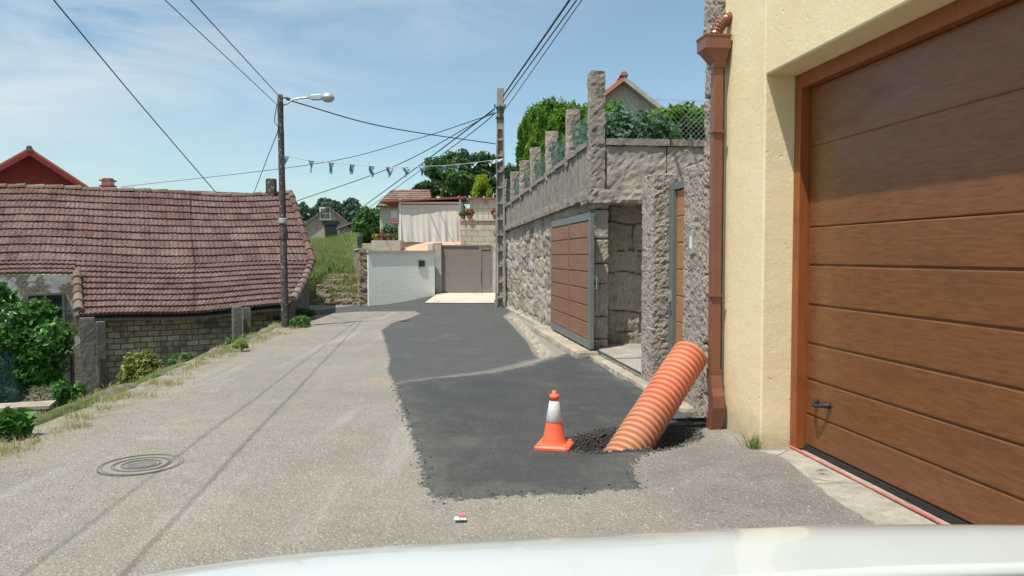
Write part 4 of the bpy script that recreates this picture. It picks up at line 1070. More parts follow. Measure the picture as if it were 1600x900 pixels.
# ------------------------------------------------------------------ street lamp, utility pole, cables, bunting
lb = G(438, 514); LX, LY = lb.x, lb.y + .35
lt = D(432, 148, LY).z
lamp = thing('street_lamp', 'dark mottled street lamp pole with one curved arm and glass globe lamp', 'street lamp', (LX, LY, -.1))
m_ = MB(); n_ = 24; pts = [(-.05*(i/n_), 0, (lt+.1)*i/n_) for i in range(n_+1)]
m_.tube(pts, [.082-.022*(i/n_)+.003*math.sin(i*2.3) for i in range(n_+1)], 12); m_.build('pole', M['pole_dark'], lamp, smooth=True)
m_ = MB().lathe([(.088,2.18+.1),(.094,2.2+.1),(.094,2.27+.1),(.088,2.29+.1)], (-.022,0,0), 12); m_.build('pole_collar', M['metal_galv'], lamp)
m_ = MB().lathe([(.09,1.85+.1),(.10,1.87+.1),(.10,2.0+.1),(.085,2.1+.1)], (-.022,0,0), 12); m_.build('pole_sleeve', M['pole_dark'], lamp)
hh = D(507, 154, LY); zt = lt+.1
m_ = MB(); pts = [(-.0,0,zt-.22),(.10,0,zt-.18),(.22,0,zt-.10),(.34,0,zt-.075),(.46,0,zt-.065),(.58,0,zt-.06)]
m_.tube(pts, .020, 8); m_.build('arm', M['metal_galv'], lamp, smooth=True)
m_ = MB(); m_.tube([(.0,0,zt-.06),(.08,0,zt-.06),(.16,0,zt-.09)], .022, 8); m_.build('bracket', M['metal_dark'], lamp)
m_ = MB(); mb = m_; hx = .57
def secx(x, w, h, z): return [(x,-w,z-h),(x,w,z-h),(x,w,z+h),(x,-w,z+h)]
loft([secx(hx,.03,.03,zt-.06), secx(hx+.04,.05,.05,zt-.06), secx(hx+.22,.06,.055,zt-.05), secx(hx+.26,.06,.04,zt-.05)]); m_.build('lamp_housing', M['metal_galv'], lamp, bevel=.01)
m_ = MB(); c0 = (hx+.375,0,zt-.06)
m_.lathe([(.02,.10),(.07,.09),(.11,.06),(.132,.02),(.137,0),(.137,-.012)], c0, 24); m_.build('lamp_shade', M['metal_galv'], lamp, smooth=True)
m_ = MB().lathe([(.130,-.012),(.123,-.045),(.097,-.075),(.055,-.092),(.01,-.096)], c0, 24)
gk = NT('lamp_glass'); gk.fin((.82,.86,.88), .15); gk.p.inputs['Transmission Weight'].default_value = .5
m_.build('lamp_glass', gk.m, lamp, smooth=True)

ub = Vector((-.36, 22.6, 0)); ut = D(783, 138, ub.y).z
up_ = thing('utility_pole', 'tall grey ladder-sided concrete utility pole beside the granite wall', 'utility pole', (ub.x+.02, ub.y, -.1))
m_ = MB(); Hh = ut+.1
def polew(z): return .155 - .055*z/Hh
def leg_(sx):
    o = len(m_.v)
    for z in (0, Hh-1.2):
        w = polew(z)
        for (a_, b_) in ((w,-.10),(w,.10),(w-.045,.10),(w-.045,-.10)): m_.v.append((sx*a_, b_*(1-.2*z/Hh), z))
    m_.f += [(o,o+1,o+2,o+3),(o+4,o+5,o+6,o+7)]+[(o+k,o+(k+1)%4,o+4+(k+1)%4,o+4+k) for k in range(4)]
leg_(1); leg_(-1)
w = polew(Hh-1.2); mb = m_; loft([[(-w,-.08,Hh-1.2),(w,-.08,Hh-1.2),(w,.08,Hh-1.2),(-w,.08,Hh-1.2)], [(-.10,-.075,Hh),(.10,-.075,Hh),(.10,.075,Hh),(-.10,.075,Hh)]])
z = .35
while z < Hh-1.25:
    w = polew(z)-.045; m_.box(-w-.01,w+.01,-.095,.095,z,z+.06); z += .46
m_.box(-.07,.07,.0,.03,0,Hh-1.2)
m_.build('shaft', M['pole_conc'], up_, bevel=.006)
m_ = MB(); m_.box(-.13,.13,-.12,-.075,Hh-.62,Hh-.54); m_.box(-.14,.10,-.12,-.075,Hh-.9,Hh-.84); m_.tube([(-.16,-.1,Hh-.58),(-.16,-.1,Hh-.48)], .02, 8); m_.tube([(.14,-.1,Hh-.58),(.14,-.1,Hh-.48)], .02, 8); m_.box(-.02,.02,-.13,-.09,Hh-.9,Hh-.5); m_.build('insulator_bracket', M['metal_dark'], up_)

def cable(name, label, pts, r, group='overhead cables', sag=0.0, n=24, mat='cable'):
    if len(pts) == 2:
        a_, b_ = Vector(pts[0]), Vector(pts[1]); P_ = [a_.lerp(b_, i/n) - Vector((0,0,sag*4*(i/n)*(1-i/n))) for i in range(n+1)]
    else:
        K = [Vector(p) for p in pts]; P_ = []                       # Catmull-Rom through the points
        K = [K[0]*2-K[1]] + K + [K[-1]*2-K[-2]]
        for j in range(1, len(K)-2):
            for i in range(8):
                t = i/8; a,b,c,d = K[j-1],K[j],K[j+1],K[j+2]; P_.append(.5*((2*b)+(c-a)*t+(2*a-5*b+4*c-d)*t*t+(3*b-3*c+d-a)*t**3))
        P_.append(K[-2])
    m_ = MB().tube(P_, r, 6); o = m_.build(name, M[mat], smooth=True); set_origin(o, P_[0]); return tag(o, label, 'cable', group)
ptop = Vector((LX-.05, LY, lt-.05))
def through(p, u, v, Yc, Yend):                          # from p through the sight line (u,v) at depth Yc, on to Yend
    q_ = D(u, v, Yc); return q_, p + (q_-p)*((Yend-p.y)/(q_.y-p.y))
q_, e1 = through(ptop, 298, 0, 9.9, -9)
cable('cable', 'thick black cable running from the lamp pole top towards the camera, nearer the lane', [ptop, e1], .008, sag=.0)
pt2 = ptop + Vector((-.08,0,-.14)); q_, e2 = through(pt2, 258, 0, 9.7, -9)
cable('cable', 'black cable from the lamp pole top running overhead left of the thick one', [pt2, e2], .0065, sag=.0)
cable('cable', 'black cable from the lamp arm sagging across the lane to the concrete pole', [(LX+.08,LY,lt-.10), D(600,198,18.8), D(775,225,22.5)], .013)
cable('cable', 'cable descending on the left behind the old house ridge', [D(84,0,14), D(215,158,19), D(341,305,24.5)], .014)
cable('cable', 'thin loose drop cable from the lamp pole down to the old house roof', [(LX-.12,LY,lt-.2), (LX-.17,LY,lt-.55), (LX-.10,LY,lt-.72), Vector((LX-.10,LY,lt-.72)).lerp(D(397,301,21.5),.33), Vector((LX-.10,LY,lt-.72)).lerp(D(397,301,21.5),.66), D(397,301,21.5)], .009)
U = lambda dx, dz: Vector((ub.x+dx, ub.y-.12, ut+dz))
cable('cable', 'thin far cable rising from behind the farmhouse chimney to the concrete pole', [D(190,292,44), D(480,258,34), D(640,220,28), U(-.15,-.75)], .013)
cable('cable', 'thin cable sloping from the farmhouse gable up to the concrete pole', [D(464,314,30), D(620,258,26), U(-.15,-.7)], .013)
cable('cable', 'thick cable pair, upper strand, from the far trees to the concrete pole', [D(563,326,48), D(660,255,34), U(-.15,-.62)], .022)
cable('cable', 'thick cable pair, lower strand, from the far trees to the concrete pole', [D(572,328,49), D(672,255,34.5), D(740,205,26), U(-.1,-.72)], .015)
for i, (dz, u, lab) in enumerate(((-.25,890,'thickest cable from the concrete pole passing overhead to the right'),(-.42,901,'middle cable from the concrete pole passing overhead to the right'),(-.72,909,'lowest cable from the concrete pole passing overhead to the right'))):
    s_ = U(.1,dz); q_, e_ = through(s_, u, 0, 14.2+.2*i, -9); cable('cable', lab, [s_, e_], (.022,.014,.010)[i], sag=.0)

bt = thing('pennant_string', 'string of small white pennants with blue diagonal bands hung across the lane', 'bunting', (LX, LY, 0))
K = [(LX+.06,LY,D(438,244,LY).z), D(486,251,17.6), D(551,257,19), D(610,261,20.2), D(660,260,21), D(715,257,21.9), D(788,248,22.45)]
K = [Vector(k) for k in K]; P_ = []; KK = [K[0]*2-K[1]]+K+[K[-1]*2-K[-2]]
for j in range(1, len(KK)-2):
    for i in range(8):
        t = i/8; a,b,c,d = KK[j-1],KK[j],KK[j+1],KK[j+2]; P_.append(.5*((2*b)+(c-a)*t+(2*a-5*b+4*c-d)*t*t+(3*b-3*c+d-a)*t**3))
P_.append(K[-1])
m_ = MB().tube(P_, .006, 5); m_.build('string', M['white_plastic'], bt, world=True)
for i, u in enumerate((449,486,520,551,580,610,635,659,692,716,744,768,790)):
    best = min(range(len(P_)-1), key=lambda k: abs(800+F*P_[k].x/P_[k].y-u)); c = P_[best]
    t = (P_[min(best+1,len(P_)-1)]-P_[max(best-1,0)]).normalized(); w = .125; h = .29*rng.uniform(.85,1.1)*(1 if i < 8 else .6); sw = rng.uniform(-.12,.05)
    m_ = MB(); n_ = 5; m_.uv = []
    nrm = Vector((t.y,-t.x,0))
    for r_ in range(n_+1):
        f_ = r_/n_; ww = w*(1-f_*.82)
        for s_ in (-1,0,1):
            m_.v.append(tuple(c + t*(s_*ww) + Vector((sw*f_*.6,0,-h*f_)) + nrm*(.025*math.sin(f_*4+s_+i)))); m_.uv.append((.5+s_*.5*(1-f_*.6), 1-f_))
    m_.f = [(r_*3+k, r_*3+k+1, (r_+1)*3+k+1, (r_+1)*3+k) for r_ in range(n_) for k in range(2)]
    m_.build('pennant', M['flag'], bt, world=True, fix=False)

# ------------------------------------------------------------------ white wall, far gate and the house beyond
wa_ = Vector((-4.31, 23.05, 0)); wb_ = Vector((-2.46, 24.45, 0))
ww = thing('white_wall', 'white painted boundary wall with sloping base left of the far gate', 'wall', wa_, math.atan2(wb_.y-wa_.y, wb_.x-wa_.x))
WLn = (wb_-wa_).length; wrz = math.atan2(wb_.y-wa_.y, wb_.x-wa_.x)
MB().box(0, WLn, 0, .2, -.3, 1.60).build('wall_panel', M['white_wall'], ww)
MB().box(-.03, WLn+.0, -.04, .24, 1.602, 1.67).build('coping', M['conc_light'], ww)
lx_ = WLn*.80
m_ = MB(); m_.box(lx_-.16,lx_+.10,-.03,-.003,1.15,1.38); hz_ = m_.build('letterbox', M['conc'], ww); MB().box(lx_-.13,lx_+.07,-.038,-.032,1.18,1.35).build('letterbox_door', M['metal_dark'], hz_)
M['earth_stone'] = granite('earthy_stone', (.27,.23,.17), (.11,.09,.065), lichen=.5)
side = thing('stone_side_wall', 'rough stone side wall at the left end of the white wall', 'wall', (-4.33, 23.1, 0), math.atan2(3.8, -.95))
rough_box(.0,3.8,.0,.25,-.3,1.68,.07,.05,5,seed=33,chip=.01).build('wall_body', M['earth_stone'], side)
MB().box(-.0,3.8,-.03,.28,1.682,1.74).build('coping', M['conc'], side)
# gate posts, gate
GY = 24.95
def at(u, Y=GY): return (u-800)/F*Y
gp = thing('gate_post', 'grey concrete gatepost left of the taupe metal gate with meter boxes', 'gatepost', (at(684), GY, 0), 0, 'far gateposts')
rough_box(-.13,.13,-.15,.2,-.1,1.93,.15,.006,4,chip=.006).build('shaft', M['conc'], gp)
MB().box(-.32,-.135,-.24,-.1,1.22,1.48).build('meter_box', M['conc_old'], gp, bevel=.01)
MB().box(-.30,-.135,-.235,-.12,1.52,1.90).build('number_plate', M['conc_light'], gp, bevel=.01)
gp2 = thing('gate_post', 'pale concrete gatepost right of the taupe metal gate behind the utility pole', 'gatepost', (at(775), GY, 0), 0, 'far gateposts')
rough_box(-.10,.10,-.15,.2,-.1,1.92,.15,.006,4,chip=.006).build('shaft', M['conc_light'], gp2)
fg = thing('metal_gate', 'closed taupe metal gate with narrow pedestrian door at the lane end', 'gate', (at(728), GY, .27)); fg.scale = (1, 1, .80)
gw0, gw1 = at(689)-at(728), at(770)-at(728)
prof = []; zz_ = np.linspace(.07,1.93,22)
for a_, c_ in zip(zz_[:-1], zz_[1:]): prof += [(-.0,a_+.002),(-.006,a_+.006),(-.006,c_-.006),(-.0,c_-.002)]
xs1 = gw1-.44
m_ = MB(); m_.prism([(gw0+.04,.03,.07)]+[(gw0+.04,y,z) for y,z in prof]+[(gw0+.04,.03,1.93)], (xs1-gw0-.04,0,0)); m_.build('gate_panel', M['taupe'], fg)
m_ = MB(); m_.prism([(xs1+.07,.03,.15)]+[(xs1+.07,y,z) for y,z in prof if .15 < z < 1.8]+[(xs1+.07,.03,1.8)], (.31,0,0)); m_.build('wicket_door', M['taupe'], fg)
m_ = MB(); m_.box(gw0,gw0+.04,-.04,.04,.03,1.95); m_.box(gw1-.05,gw1,-.04,.04,.03,1.95); m_.box(gw0+.04,gw1-.05,-.04,.04,1.93,1.99); m_.box(xs1,xs1+.06,-.05,.04,.03,1.93); m_.box(gw0+.04,xs1,-.04,.04,.03,.07); m_.box(xs1+.06,gw1-.05,-.03,.04,.03,.14); m_.box(xs1+.06,gw1-.05,-.03,.04,1.81,1.93)
m_.build('gate_frame', M['taupe'], fg)
# yard ground behind
m_ = MB().box(-5.2, 3.0, 31.7, 60, 1.0, 1.55)
m_ = MB(); m_.prism([(-4.0,27,.9),(-5.0,27,.9),(-7.6,36,.9),(-7.6,60,.9),(1.0,60,.9),(1.0,32.2,.9),(-3.0,32.2,.9)], (0,0,.55)); tag(m_.build('yard_terrace', M['conc']), kind='structure')
# salmon low roof behind the white wall
cr = thing('carport_roof', 'low curved salmon coloured roof behind the white wall', 'roof', (-4.5, 32.5, 1.4))
m_ = MB(); n_ = 14; A0, A1 = D(602,392,31.9), D(716,392,32.0)
for i in range(n_+1):
    t = i/n_; x = A0.x+(A1.x-A0.x)*t; z0_ = 1.62; z1_ = 1.62+.46*math.sin(min(1,t*1.6)*math.pi/2)
    m_.v += [(x,31.9,z0_),(x,34.2,z1_+.05),(x,34.2,z1_-.03),(x,31.9,z0_-.08)]
for i in range(n_):
    o = i*4; m_.f += [(o,o+4,o+5,o+1),(o+3,o+2,o+6,o+7),(o,o+3,o+7,o+4),(o+1,o+5,o+6,o+2)]
m_.f += [(0,1,2,3),(n_*4,n_*4+3,n_*4+2,n_*4+1)]
m_.build('roof_sheet', M['terracotta'], cr, world=True)
MB().box(-4.9,-2.6,33.0,34.0,1.35,1.60).build('roof_support', M['conc'], cr, world=True)
# covered terrace with canvas curtain
cw = 36.0; A = D(625,378,cw); Bq = D(720,315,cw)
ct = thing('covered_terrace', 'covered terrace closed by a cream canvas curtain under a red roof edge', 'building', (A.x, cw, 1.4))
m_ = MB(); nx, nz = 60, 16
for j in range(nz+1):
    for i in range(nx+1):
        t = i/nx; f_ = j/nz; x = A.x+.08+(Bq.x-A.x-.16)*t; z = A.z-.03+(Bq.z-.12-A.z)*f_
        low = (1-f_)**1.3
        y = cw - .05 + .05*math.sin(t*31+2*math.sin(t*9))*low + .035*math.sin(t*63+f_*3)*low + .02*math.sin(t*6)
        m_.v.append((x,y,z + (.03*math.sin(t*9) if j == 0 else 0)))
m_.f = [(j*(nx+1)+i,j*(nx+1)+i+1,(j+1)*(nx+1)+i+1,(j+1)*(nx+1)+i) for j in range(nz) for i in range(nx)]
m_.build('canvas_curtain', M['cream_cloth'], ct, world=True, fix=False, smooth=True)
m_ = MB(); m_.box(A.x-.02,A.x+.07,cw-.06,cw+.06,1.4,Bq.z+.1); m_.box(Bq.x-.07,Bq.x+.02,cw-.06,cw+.06,1.4,Bq.z+.1); m_.box(A.x+.07,Bq.x-.07,cw-.05,cw+.05,Bq.z-.1,Bq.z-.02)
m_.build('frame', M['white_frame'], ct, world=True)
RT = D(727,311,cw)
m_ = MB(); m_.prism([(A.x-.9,cw-.25,Bq.z-.04),(RT.x,cw-.25,RT.z+.02),(RT.x,cw-.25,RT.z+.10),(A.x-.9,cw-.25,Bq.z+.02)], (0,4,0)); m_.build('roof', M['brick_red'], ct, world=True)
m_ = MB(); m_.prism([(A.x-.1,cw+.1,1.4),(Bq.x,cw+.1,1.4),(Bq.x,cw+.1,Bq.z-.06),(A.x-.1,cw+.1,Bq.z-.06)], (0,3.4,0)); m_.build('back_wall', M['beige'], ct, world=True)
# beige house behind it
hY = 44.0; a = D(592,322,hY); ap = D(660,303,hY)
bh = thing('beige_house', 'beige house with brown tiled roof and one small window behind the covered terrace', 'house', (a.x+2, hY, 1.4))
m_ = MB(); m_.box(a.x+.05,a.x+3.0,hY,hY+5,1.4,a.z); m_.build('wall', M['beige'], bh, world=True)
tl = D(612,303,hY+2.5); tp = lambda s: (tl.x+(2.3)*s, hY+2.5, tl.z+.25); bo = lambda s: (a.x-.1+3.2*s, hY-.3, a.z-.02)
tile_part('roof', tp, bo, 8, .3, M['tiles_far'], bh, seed=8)
m_ = MB(); m_.prism([(a.x-.1,hY-.3,a.z-.05),(a.x-.1,hY+5.3,a.z-.05),(tl.x,hY+2.5,tl.z+.22)], (.12,0,0)); m_.prism([(a.x-.1,hY+5.3,a.z-.05),(a.x+3.1,hY+5.3,a.z-.05),(tl.x+2.3,hY+2.5,tl.z+.2),(tl.x,hY+2.5,tl.z+.2)], (0,0,.04)); m_.build('roof_end', M['tiles_far'], bh, world=True)
w_ = D(616,335,hY); m_ = MB().box(w_.x-.18,w_.x+.18,hY-.03,hY-.005,w_.z-.2,w_.z+.22); wq = m_.build('window', M['white_frame'], bh, world=True); 
m_ = MB().box(w_.x-.13,w_.x+.13,hY-.04,hY-.032,w_.z-.15,w_.z+.17); pn = m_.build('pane', M['glass_light'], wq); pn.location = (0,0,0); pn.data.transform(Matrix.Translation(-Vector(bh.location)))
m_ = MB(); s_ = D(625,347,hY-.8); m_.prism([(s_.x-.6,hY-.02,s_.z-.02),(s_.x+.9,hY-.02,s_.z-.02),(s_.x+.9,hY-.9,s_.z-.1),(s_.x-.6,hY-.9,s_.z-.1)], (0,0,.06)); m_.build('porch_roof', M['brick_red'], bh, world=True)
# stone block terrace with railing
tY = 34.0; a = D(719,383,tY); b = D(776,345,tY)
tb = thing('stone_terrace', 'raised terrace of pale stone blocks with iron railing above the far gate', 'terrace', (a.x, tY, 1.4))
MB().box(a.x,b.x+1.2,tY,tY+4,1.45,b.z).build('block_wall', M['ashlar'], tb, world=True)
MB().box(a.x-.06,b.x+1.2,tY-.06,tY+4,b.z+.002,b.z+.08).build('slab', M['conc_light'], tb, world=True)
m_ = MB(); rt = D(745,314,tY).z
for x in np.linspace(a.x+.05,b.x+1.1,12): m_.box(x-.012,x+.012,tY+.02,tY+.045,b.z+.08,rt if int((x-a.x)*4)%2 else rt-.06)
for z in (b.z+.3,b.z+.52,rt-.1): m_.box(a.x,b.x+1.2,tY+.022,tY+.042,z,z+.025)
for y_ in np.linspace(tY+.3,tY+3.6,9): m_.box(a.x,a.x+.025,y_,y_+.025,b.z+.08,rt)
m_.build('railing', M['metal_grey'], tb, world=True)
m_ = MB().box(a.x+.3,b.x+1.6,tY+2.2,tY+4,b.z+.1,D(750,311,tY+2.2).z); m_.build('terrace_house_wall', M['beige'], tb, world=True)
m_ = MB().box(a.x+.2,b.x+1.7,tY+2.0,tY+4.1,D(750,311,tY+2).z,D(750,308.5,tY+2).z); m_.build('terrace_house_roof', M['brick_red'], tb, world=True)
m_ = MB().box(a.x+1.0,a.x+1.14,tY+2.12,tY+2.19,D(748,319,tY+2).z,D(748,315,tY+2).z); m_.build('wall_lamp', M['pot'], tb, world=True)
def pot(x, y, z, r, lab, fl, seed):
    t_ = thing('flower_pot', lab, 'flower pot', (x,y,z), 0, 'flower pots on the terraces')
    MB().lathe([(r*.65,0),(r,.0+r*1.2),(r*1.1,r*1.2),(r*1.1,r*1.4),(r*.9,r*1.4)], n=14).build('pot', M['pot'], t_)
    v, f = blob_leaves([(0,0,r*2.1,r*1.4,r*1.4,r*1.1)], 260, r*.5, seed); raw_obj('plant', v, f, M['leaf_mid'], t_, world=False)
    if fl: v, f = blob_leaves([(0,0,r*2.3,r*1.5,r*1.5,r*1.1)], 130, r*.5, seed+1, 1.1, .9); raw_obj('blossoms', v, f, M[fl], t_, world=False)
pot(a.x+.10,tY+.0,b.z+.082,.10,'terracotta pot with green plant at the left corner of the block terrace',None,1)
pot(a.x+.42,tY+.0,b.z+.082,.13,'larger terracotta pot with red flowers on the block terrace edge','flower_red',2)
pot(a.x+1.55,tY+.0,b.z+.082,.13,'terracotta pot with reddish plant behind the utility pole','flower_red',3)
# low flower terrace and green railing at the left end
fY = 32.5
ft = thing('flower_terrace', 'low concrete terrace edge above the stone side wall', 'terrace', (-5.6, fY, 1.4))
a = D(580,380,fY); b = D(622,372,fY)
MB().box(a.x,b.x+.1,fY,fY+1.2,1.46,a.z+.12).build('planter_wall', M['conc'], ft, world=True)
for i,(u,fl,lab) in enumerate(((586,'flower_yel','pot of yellow flowers at the left of the low terrace'),(596,'flower_red','pot of bright red flowers in the middle of the low terrace'),(607,'flower_red','pot of dark red flowers at the right of the low terrace'),(615,None,'pot with leafy green plant beside the canvas curtain'))):
    p = D(u,376,fY+.3); pot(p.x, fY+.3, a.z+.122, .085, lab, fl, 20+i)
gr = thing('green_railing', 'dark green metal railing on the stone side wall', 'railing', (-4.9, 25.5, 1.72))
m_ = MB(); A_ = Vector((-4.75,24.3,1.74)); B2 = Vector((-5.35,26.7,1.74))
for i in range(12):
    p = A_.lerp(B2, i/11); m_.box(p.x-.012,p.x+.012,p.y-.012,p.y+.012,p.z,p.z+.42 - (.0 if i%11 else -.04))
for h in (.08,.22,.40): m_.tube([A_+Vector((0,0,h)), B2+Vector((0,0,h))], .014, 6)
m_.build('rails', M['metal_dark'], gr, world=True)

# rough stone steps of the bank left of the white wall
sb = thing('bank_steps', 'crumbling dry stone steps at the foot of the grassy bank', 'stone steps', (-5.4, 24, 0))
m_ = MB(); k = 0
for r_ in range(5):
    x = -6.4 + r_*.10
    y = 23.55+r_*.42
    while x < -4.62 - r_*.10:
        w = rng.uniform(.25,.6); q_ = rough_box(x, min(x+w, -4.5-r_*.1), y+rng.uniform(-.14,.12), y+.55, -.2, .13+r_*.19+rng.uniform(-.09,.07), .05, .06, 5, seed=k, chip=.04); m_.add(q_.v, q_.f); x += w; k += 1
m_.build('stones', M['earth_stone'], sb, world=True, weld=True)

# ------------------------------------------------------------------ barn and far buildings
bY = 60.0; gnd = 2.45
L0 = D(478,352,bY); AP = D(512,325,bY); R0_ = D(546,352,bY)
M['barn_roof'] = plain('lichened_barn_roof', (.16,.14,.115), .95, .3, 2, .5, dirt=.5)
barn = thing('stone_barn', 'old grey stone barn with gable window and black open doorway beyond the meadow', 'barn', (AP.x, bY, gnd))
m_ = MB(); m_.prism([(L0.x,bY,gnd-.5),(R0_.x,bY,gnd-.5),(R0_.x,bY,R0_.z),(AP.x,bY,AP.z),(L0.x,bY,L0.z)], (0,7,0)); m_.build('wall', M['barn'], barn, world=True)
m_ = MB(); 
for s0_, s1_ in ((L0,AP),(AP,R0_)):
    d_ = (s1_-s0_).normalized(); a_ = s0_ - (d_*.25 if s0_ is L0 else Vector()); b_ = s1_ + (d_*.25 if s1_ is R0_ else Vector())
    m_.prism([(a_.x,bY-.25,a_.z+.01),(b_.x,bY-.25,b_.z+.01),(b_.x,bY-.25,b_.z+.16),(a_.x,bY-.25,a_.z+.16)], (0,7.4,0))
m_.build('roof', M['barn_roof'], barn, world=True)
w_ = D(508,334,bY); m_ = MB().box(w_.x-.42,w_.x+.42,bY-.05,bY-.003,w_.z-.5,w_.z+.5); wf_ = m_.build('window', M['white_frame'], barn, world=True)
m_ = MB()
for x0,x1,z0,z1 in ((-.32,-.17,-.38,-.02),(-.32,-.17,.06,.4),(-.13,-.03,-.38,-.02),(-.13,-.03,.06,.4),(.03,.13,-.38,-.02),(.03,.13,.06,.4),(.17,.32,-.38,-.02),(.17,.32,.06,.4)): m_.box(w_.x+x0-barn.location.x,w_.x+x1-barn.location.x,-.07,-.055,w_.z+z0-gnd,w_.z+z1-gnd)
m_.build('pane', M['glass'], wf_)
d0 = D(508,376,bY); d1 = D(526,351,bY); m_ = MB().box(d0.x,d1.x,bY-.06,bY-.004,gnd-.4,d1.z); m_.build('doorway', M['dark_wood'], barn, world=True)  # solid black slab in place of the dark inside of the open doorway
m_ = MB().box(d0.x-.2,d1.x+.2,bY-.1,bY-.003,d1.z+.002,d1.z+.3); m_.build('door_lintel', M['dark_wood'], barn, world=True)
barn.rotation_euler.z = math.radians(15)
sY = 57.0; s0_ = D(528,380,sY); s1_ = D(552,348,sY)
sh = thing('stone_shed', 'low ruined stone shed with small opening against the barn side', 'shed', (s0_.x+.6, sY, gnd))
m_ = MB(); m_.prism([(s0_.x,sY,gnd-.5),(s1_.x,sY,gnd-.5),(s1_.x,sY,s1_.z),(s0_.x+.1,sY,s1_.z-.5)], (0,3,0)); m_.build('wall', M['rubble'], sh, world=True)
m_ = MB(); m_.prism([(s0_.x-.1,sY-.15,s1_.z-.5),(s1_.x+.15,sY-.15,s1_.z+.02),(s1_.x+.15,sY-.15,s1_.z+.12),(s0_.x-.1,sY-.15,s1_.z-.4)], (0,3.3,0)); m_.build('roof', M['tiles_far'], sh, world=True)
o_ = D(546,353,sY); MB().box(o_.x-.12,o_.x+.12,sY-.02,sY-.002,o_.z-.12,o_.z+.12).build('opening', M['dark_wood'], sh, world=True)  # black panel on the wall face stands for the dark hole

# dark red gabled house behind the farmhouse
rY = 38.0; ap = D(47,238,rY); l_ = D(-60,318,rY); r_e = D(132,300,rY)
rh = thing('red_house', 'dark red gabled house rising behind the left end of the old roof', 'house', (ap.x, rY, -1.2))
r_b = Vector((ap.x+3.3, rY, ap.z-2.35)); l_b = Vector((ap.x-3.3, rY, ap.z-2.35))
m_ = MB(); m_.prism([(l_b.x+.4,rY,-1.5),(r_b.x-.4,rY,-1.5),(r_b.x-.4,rY,r_b.z+.25),(ap.x,rY,ap.z-.06),(l_b.x+.4,rY,l_b.z+.25)], (0,9,0)); m_.build('wall', M['red_paint'], rh, world=True)
for s_, e_ in ((l_b,ap),(r_b,ap)):
    m_ = MB(); m_.prism([(s_.x,rY-.7,s_.z),(e_.x,rY-.7,e_.z),(e_.x,rY-.7,e_.z+.16),(s_.x,rY-.7,s_.z+.16)], (0,10,0)); m_.build('roof_slope', M['tiles_red'], rh, world=True)
    m_ = MB(); m_.prism([(s_.x,rY-.78,s_.z-.20),(e_.x,rY-.78,e_.z-.22),(e_.x,rY-.78,e_.z+.04),(s_.x,rY-.78,s_.z+.04)], (0,.07,0)); m_.build('bargeboard', M['red_paint'], rh, world=True)
m_ = MB().tube([(ap.x,rY-.8,ap.z+.1),(ap.x,rY+9.3,ap.z+.1)], .14, 10); m_.build('ridge_cap', M['conc_old'], rh, world=True)
rh.rotation_euler.z = math.radians(30)
# house with capped chimney
cY = 40.0; c = D(165,292,cY)
hc = thing('chimney_house', 'house behind the old roof of which only a banded red and white chimney shows', 'house', (c.x, cY, -1.2))
m_ = MB(); m_.prism([(c.x-4,cY-1,-1.5),(c.x+3,cY-1,-1.5),(c.x+3,cY-1,3.2),(c.x-.5,cY-1,4.2),(c.x-4,cY-1,3.2)], (0,6,0)); m_.build('wall', M['beige'], hc, world=True)
m_ = MB().box(c.x-.25,c.x+.25,cY,cY+.5,3.8,c.z+.1); chh = m_.build('chimney', M['brick_red'], hc, world=True)
b0 = -Vector(hc.location)
def sub(mb_, name, mat): o = mb_.build(name, mat, chh); o.data.transform(Matrix.Translation(b0)); return o
sub(MB().box(c.x-.22,c.x+.22,cY+.02,cY+.48,c.z+.1,c.z+.30), 'chimney_vent', M['conc_light']); sub(MB().box(c.x-.3,c.x+.3,cY-.05,cY+.55,c.z+.30,c.z+.38), 'chimney_cap', M['brick_red']); sub(MB().box(c.x-.2,c.x+.2,cY+.05,cY+.45,c.z+.38,c.z+.46), 'cap_top', M['brick_red']); sub(MB().box(c.x-.3,c.x+.3,cY-.05,cY+.55,c.z+.02,c.z+.1), 'chimney_band', M['red_paint'])

# gabled house behind the hedge on the right
gY = 26.0; ap = D(973,125,gY); sl_ = .78
gh = thing('gabled_house', 'grey gabled house with orange tiled verge above the hedge', 'house', (ap.x, gY, 2.4))
m_ = MB(); W2 = 2.6; m_.prism([(ap.x-W2+.2,gY,2.4),(ap.x+W2-.2,gY,2.4),(ap.x+W2-.2,gY,ap.z-sl_*(W2-.2)-.1),(ap.x,gY,ap.z-.12),(ap.x-W2+.2,gY,ap.z-sl_*(W2-.2)-.1)], (0,8,0)); m_.build('wall', M['stone_grey'], gh, world=True)
for sx in (-1,1):
    tp = lambda s: (ap.x, gY-.3+8.5*s, ap.z); bo = lambda s: (ap.x+sx*W2, gY-.3+8.5*s, ap.z-sl_*W2)
    tile_part('roof_slope', tp, bo, 9, .3, M['tiles_red'], gh, seed=12)
    m_ = MB(); m_.prism([(ap.x,gY-.32,ap.z-.10),(ap.x+sx*W2,gY-.32,ap.z-sl_*W2-.10),(ap.x+sx*W2,gY-.32,ap.z-sl_*W2+.07),(ap.x,gY-.32,ap.z+.07)], (0,8.5,0)); m_.build('verge', M['pot'] if sx<0 else M['conc'], gh, world=True)
half_tiles('ridge_tiles', [(ap.x,gY-.35,ap.z+.05),(ap.x,gY+8,ap.z+.05)], .13, M['tiles_red'], gh)

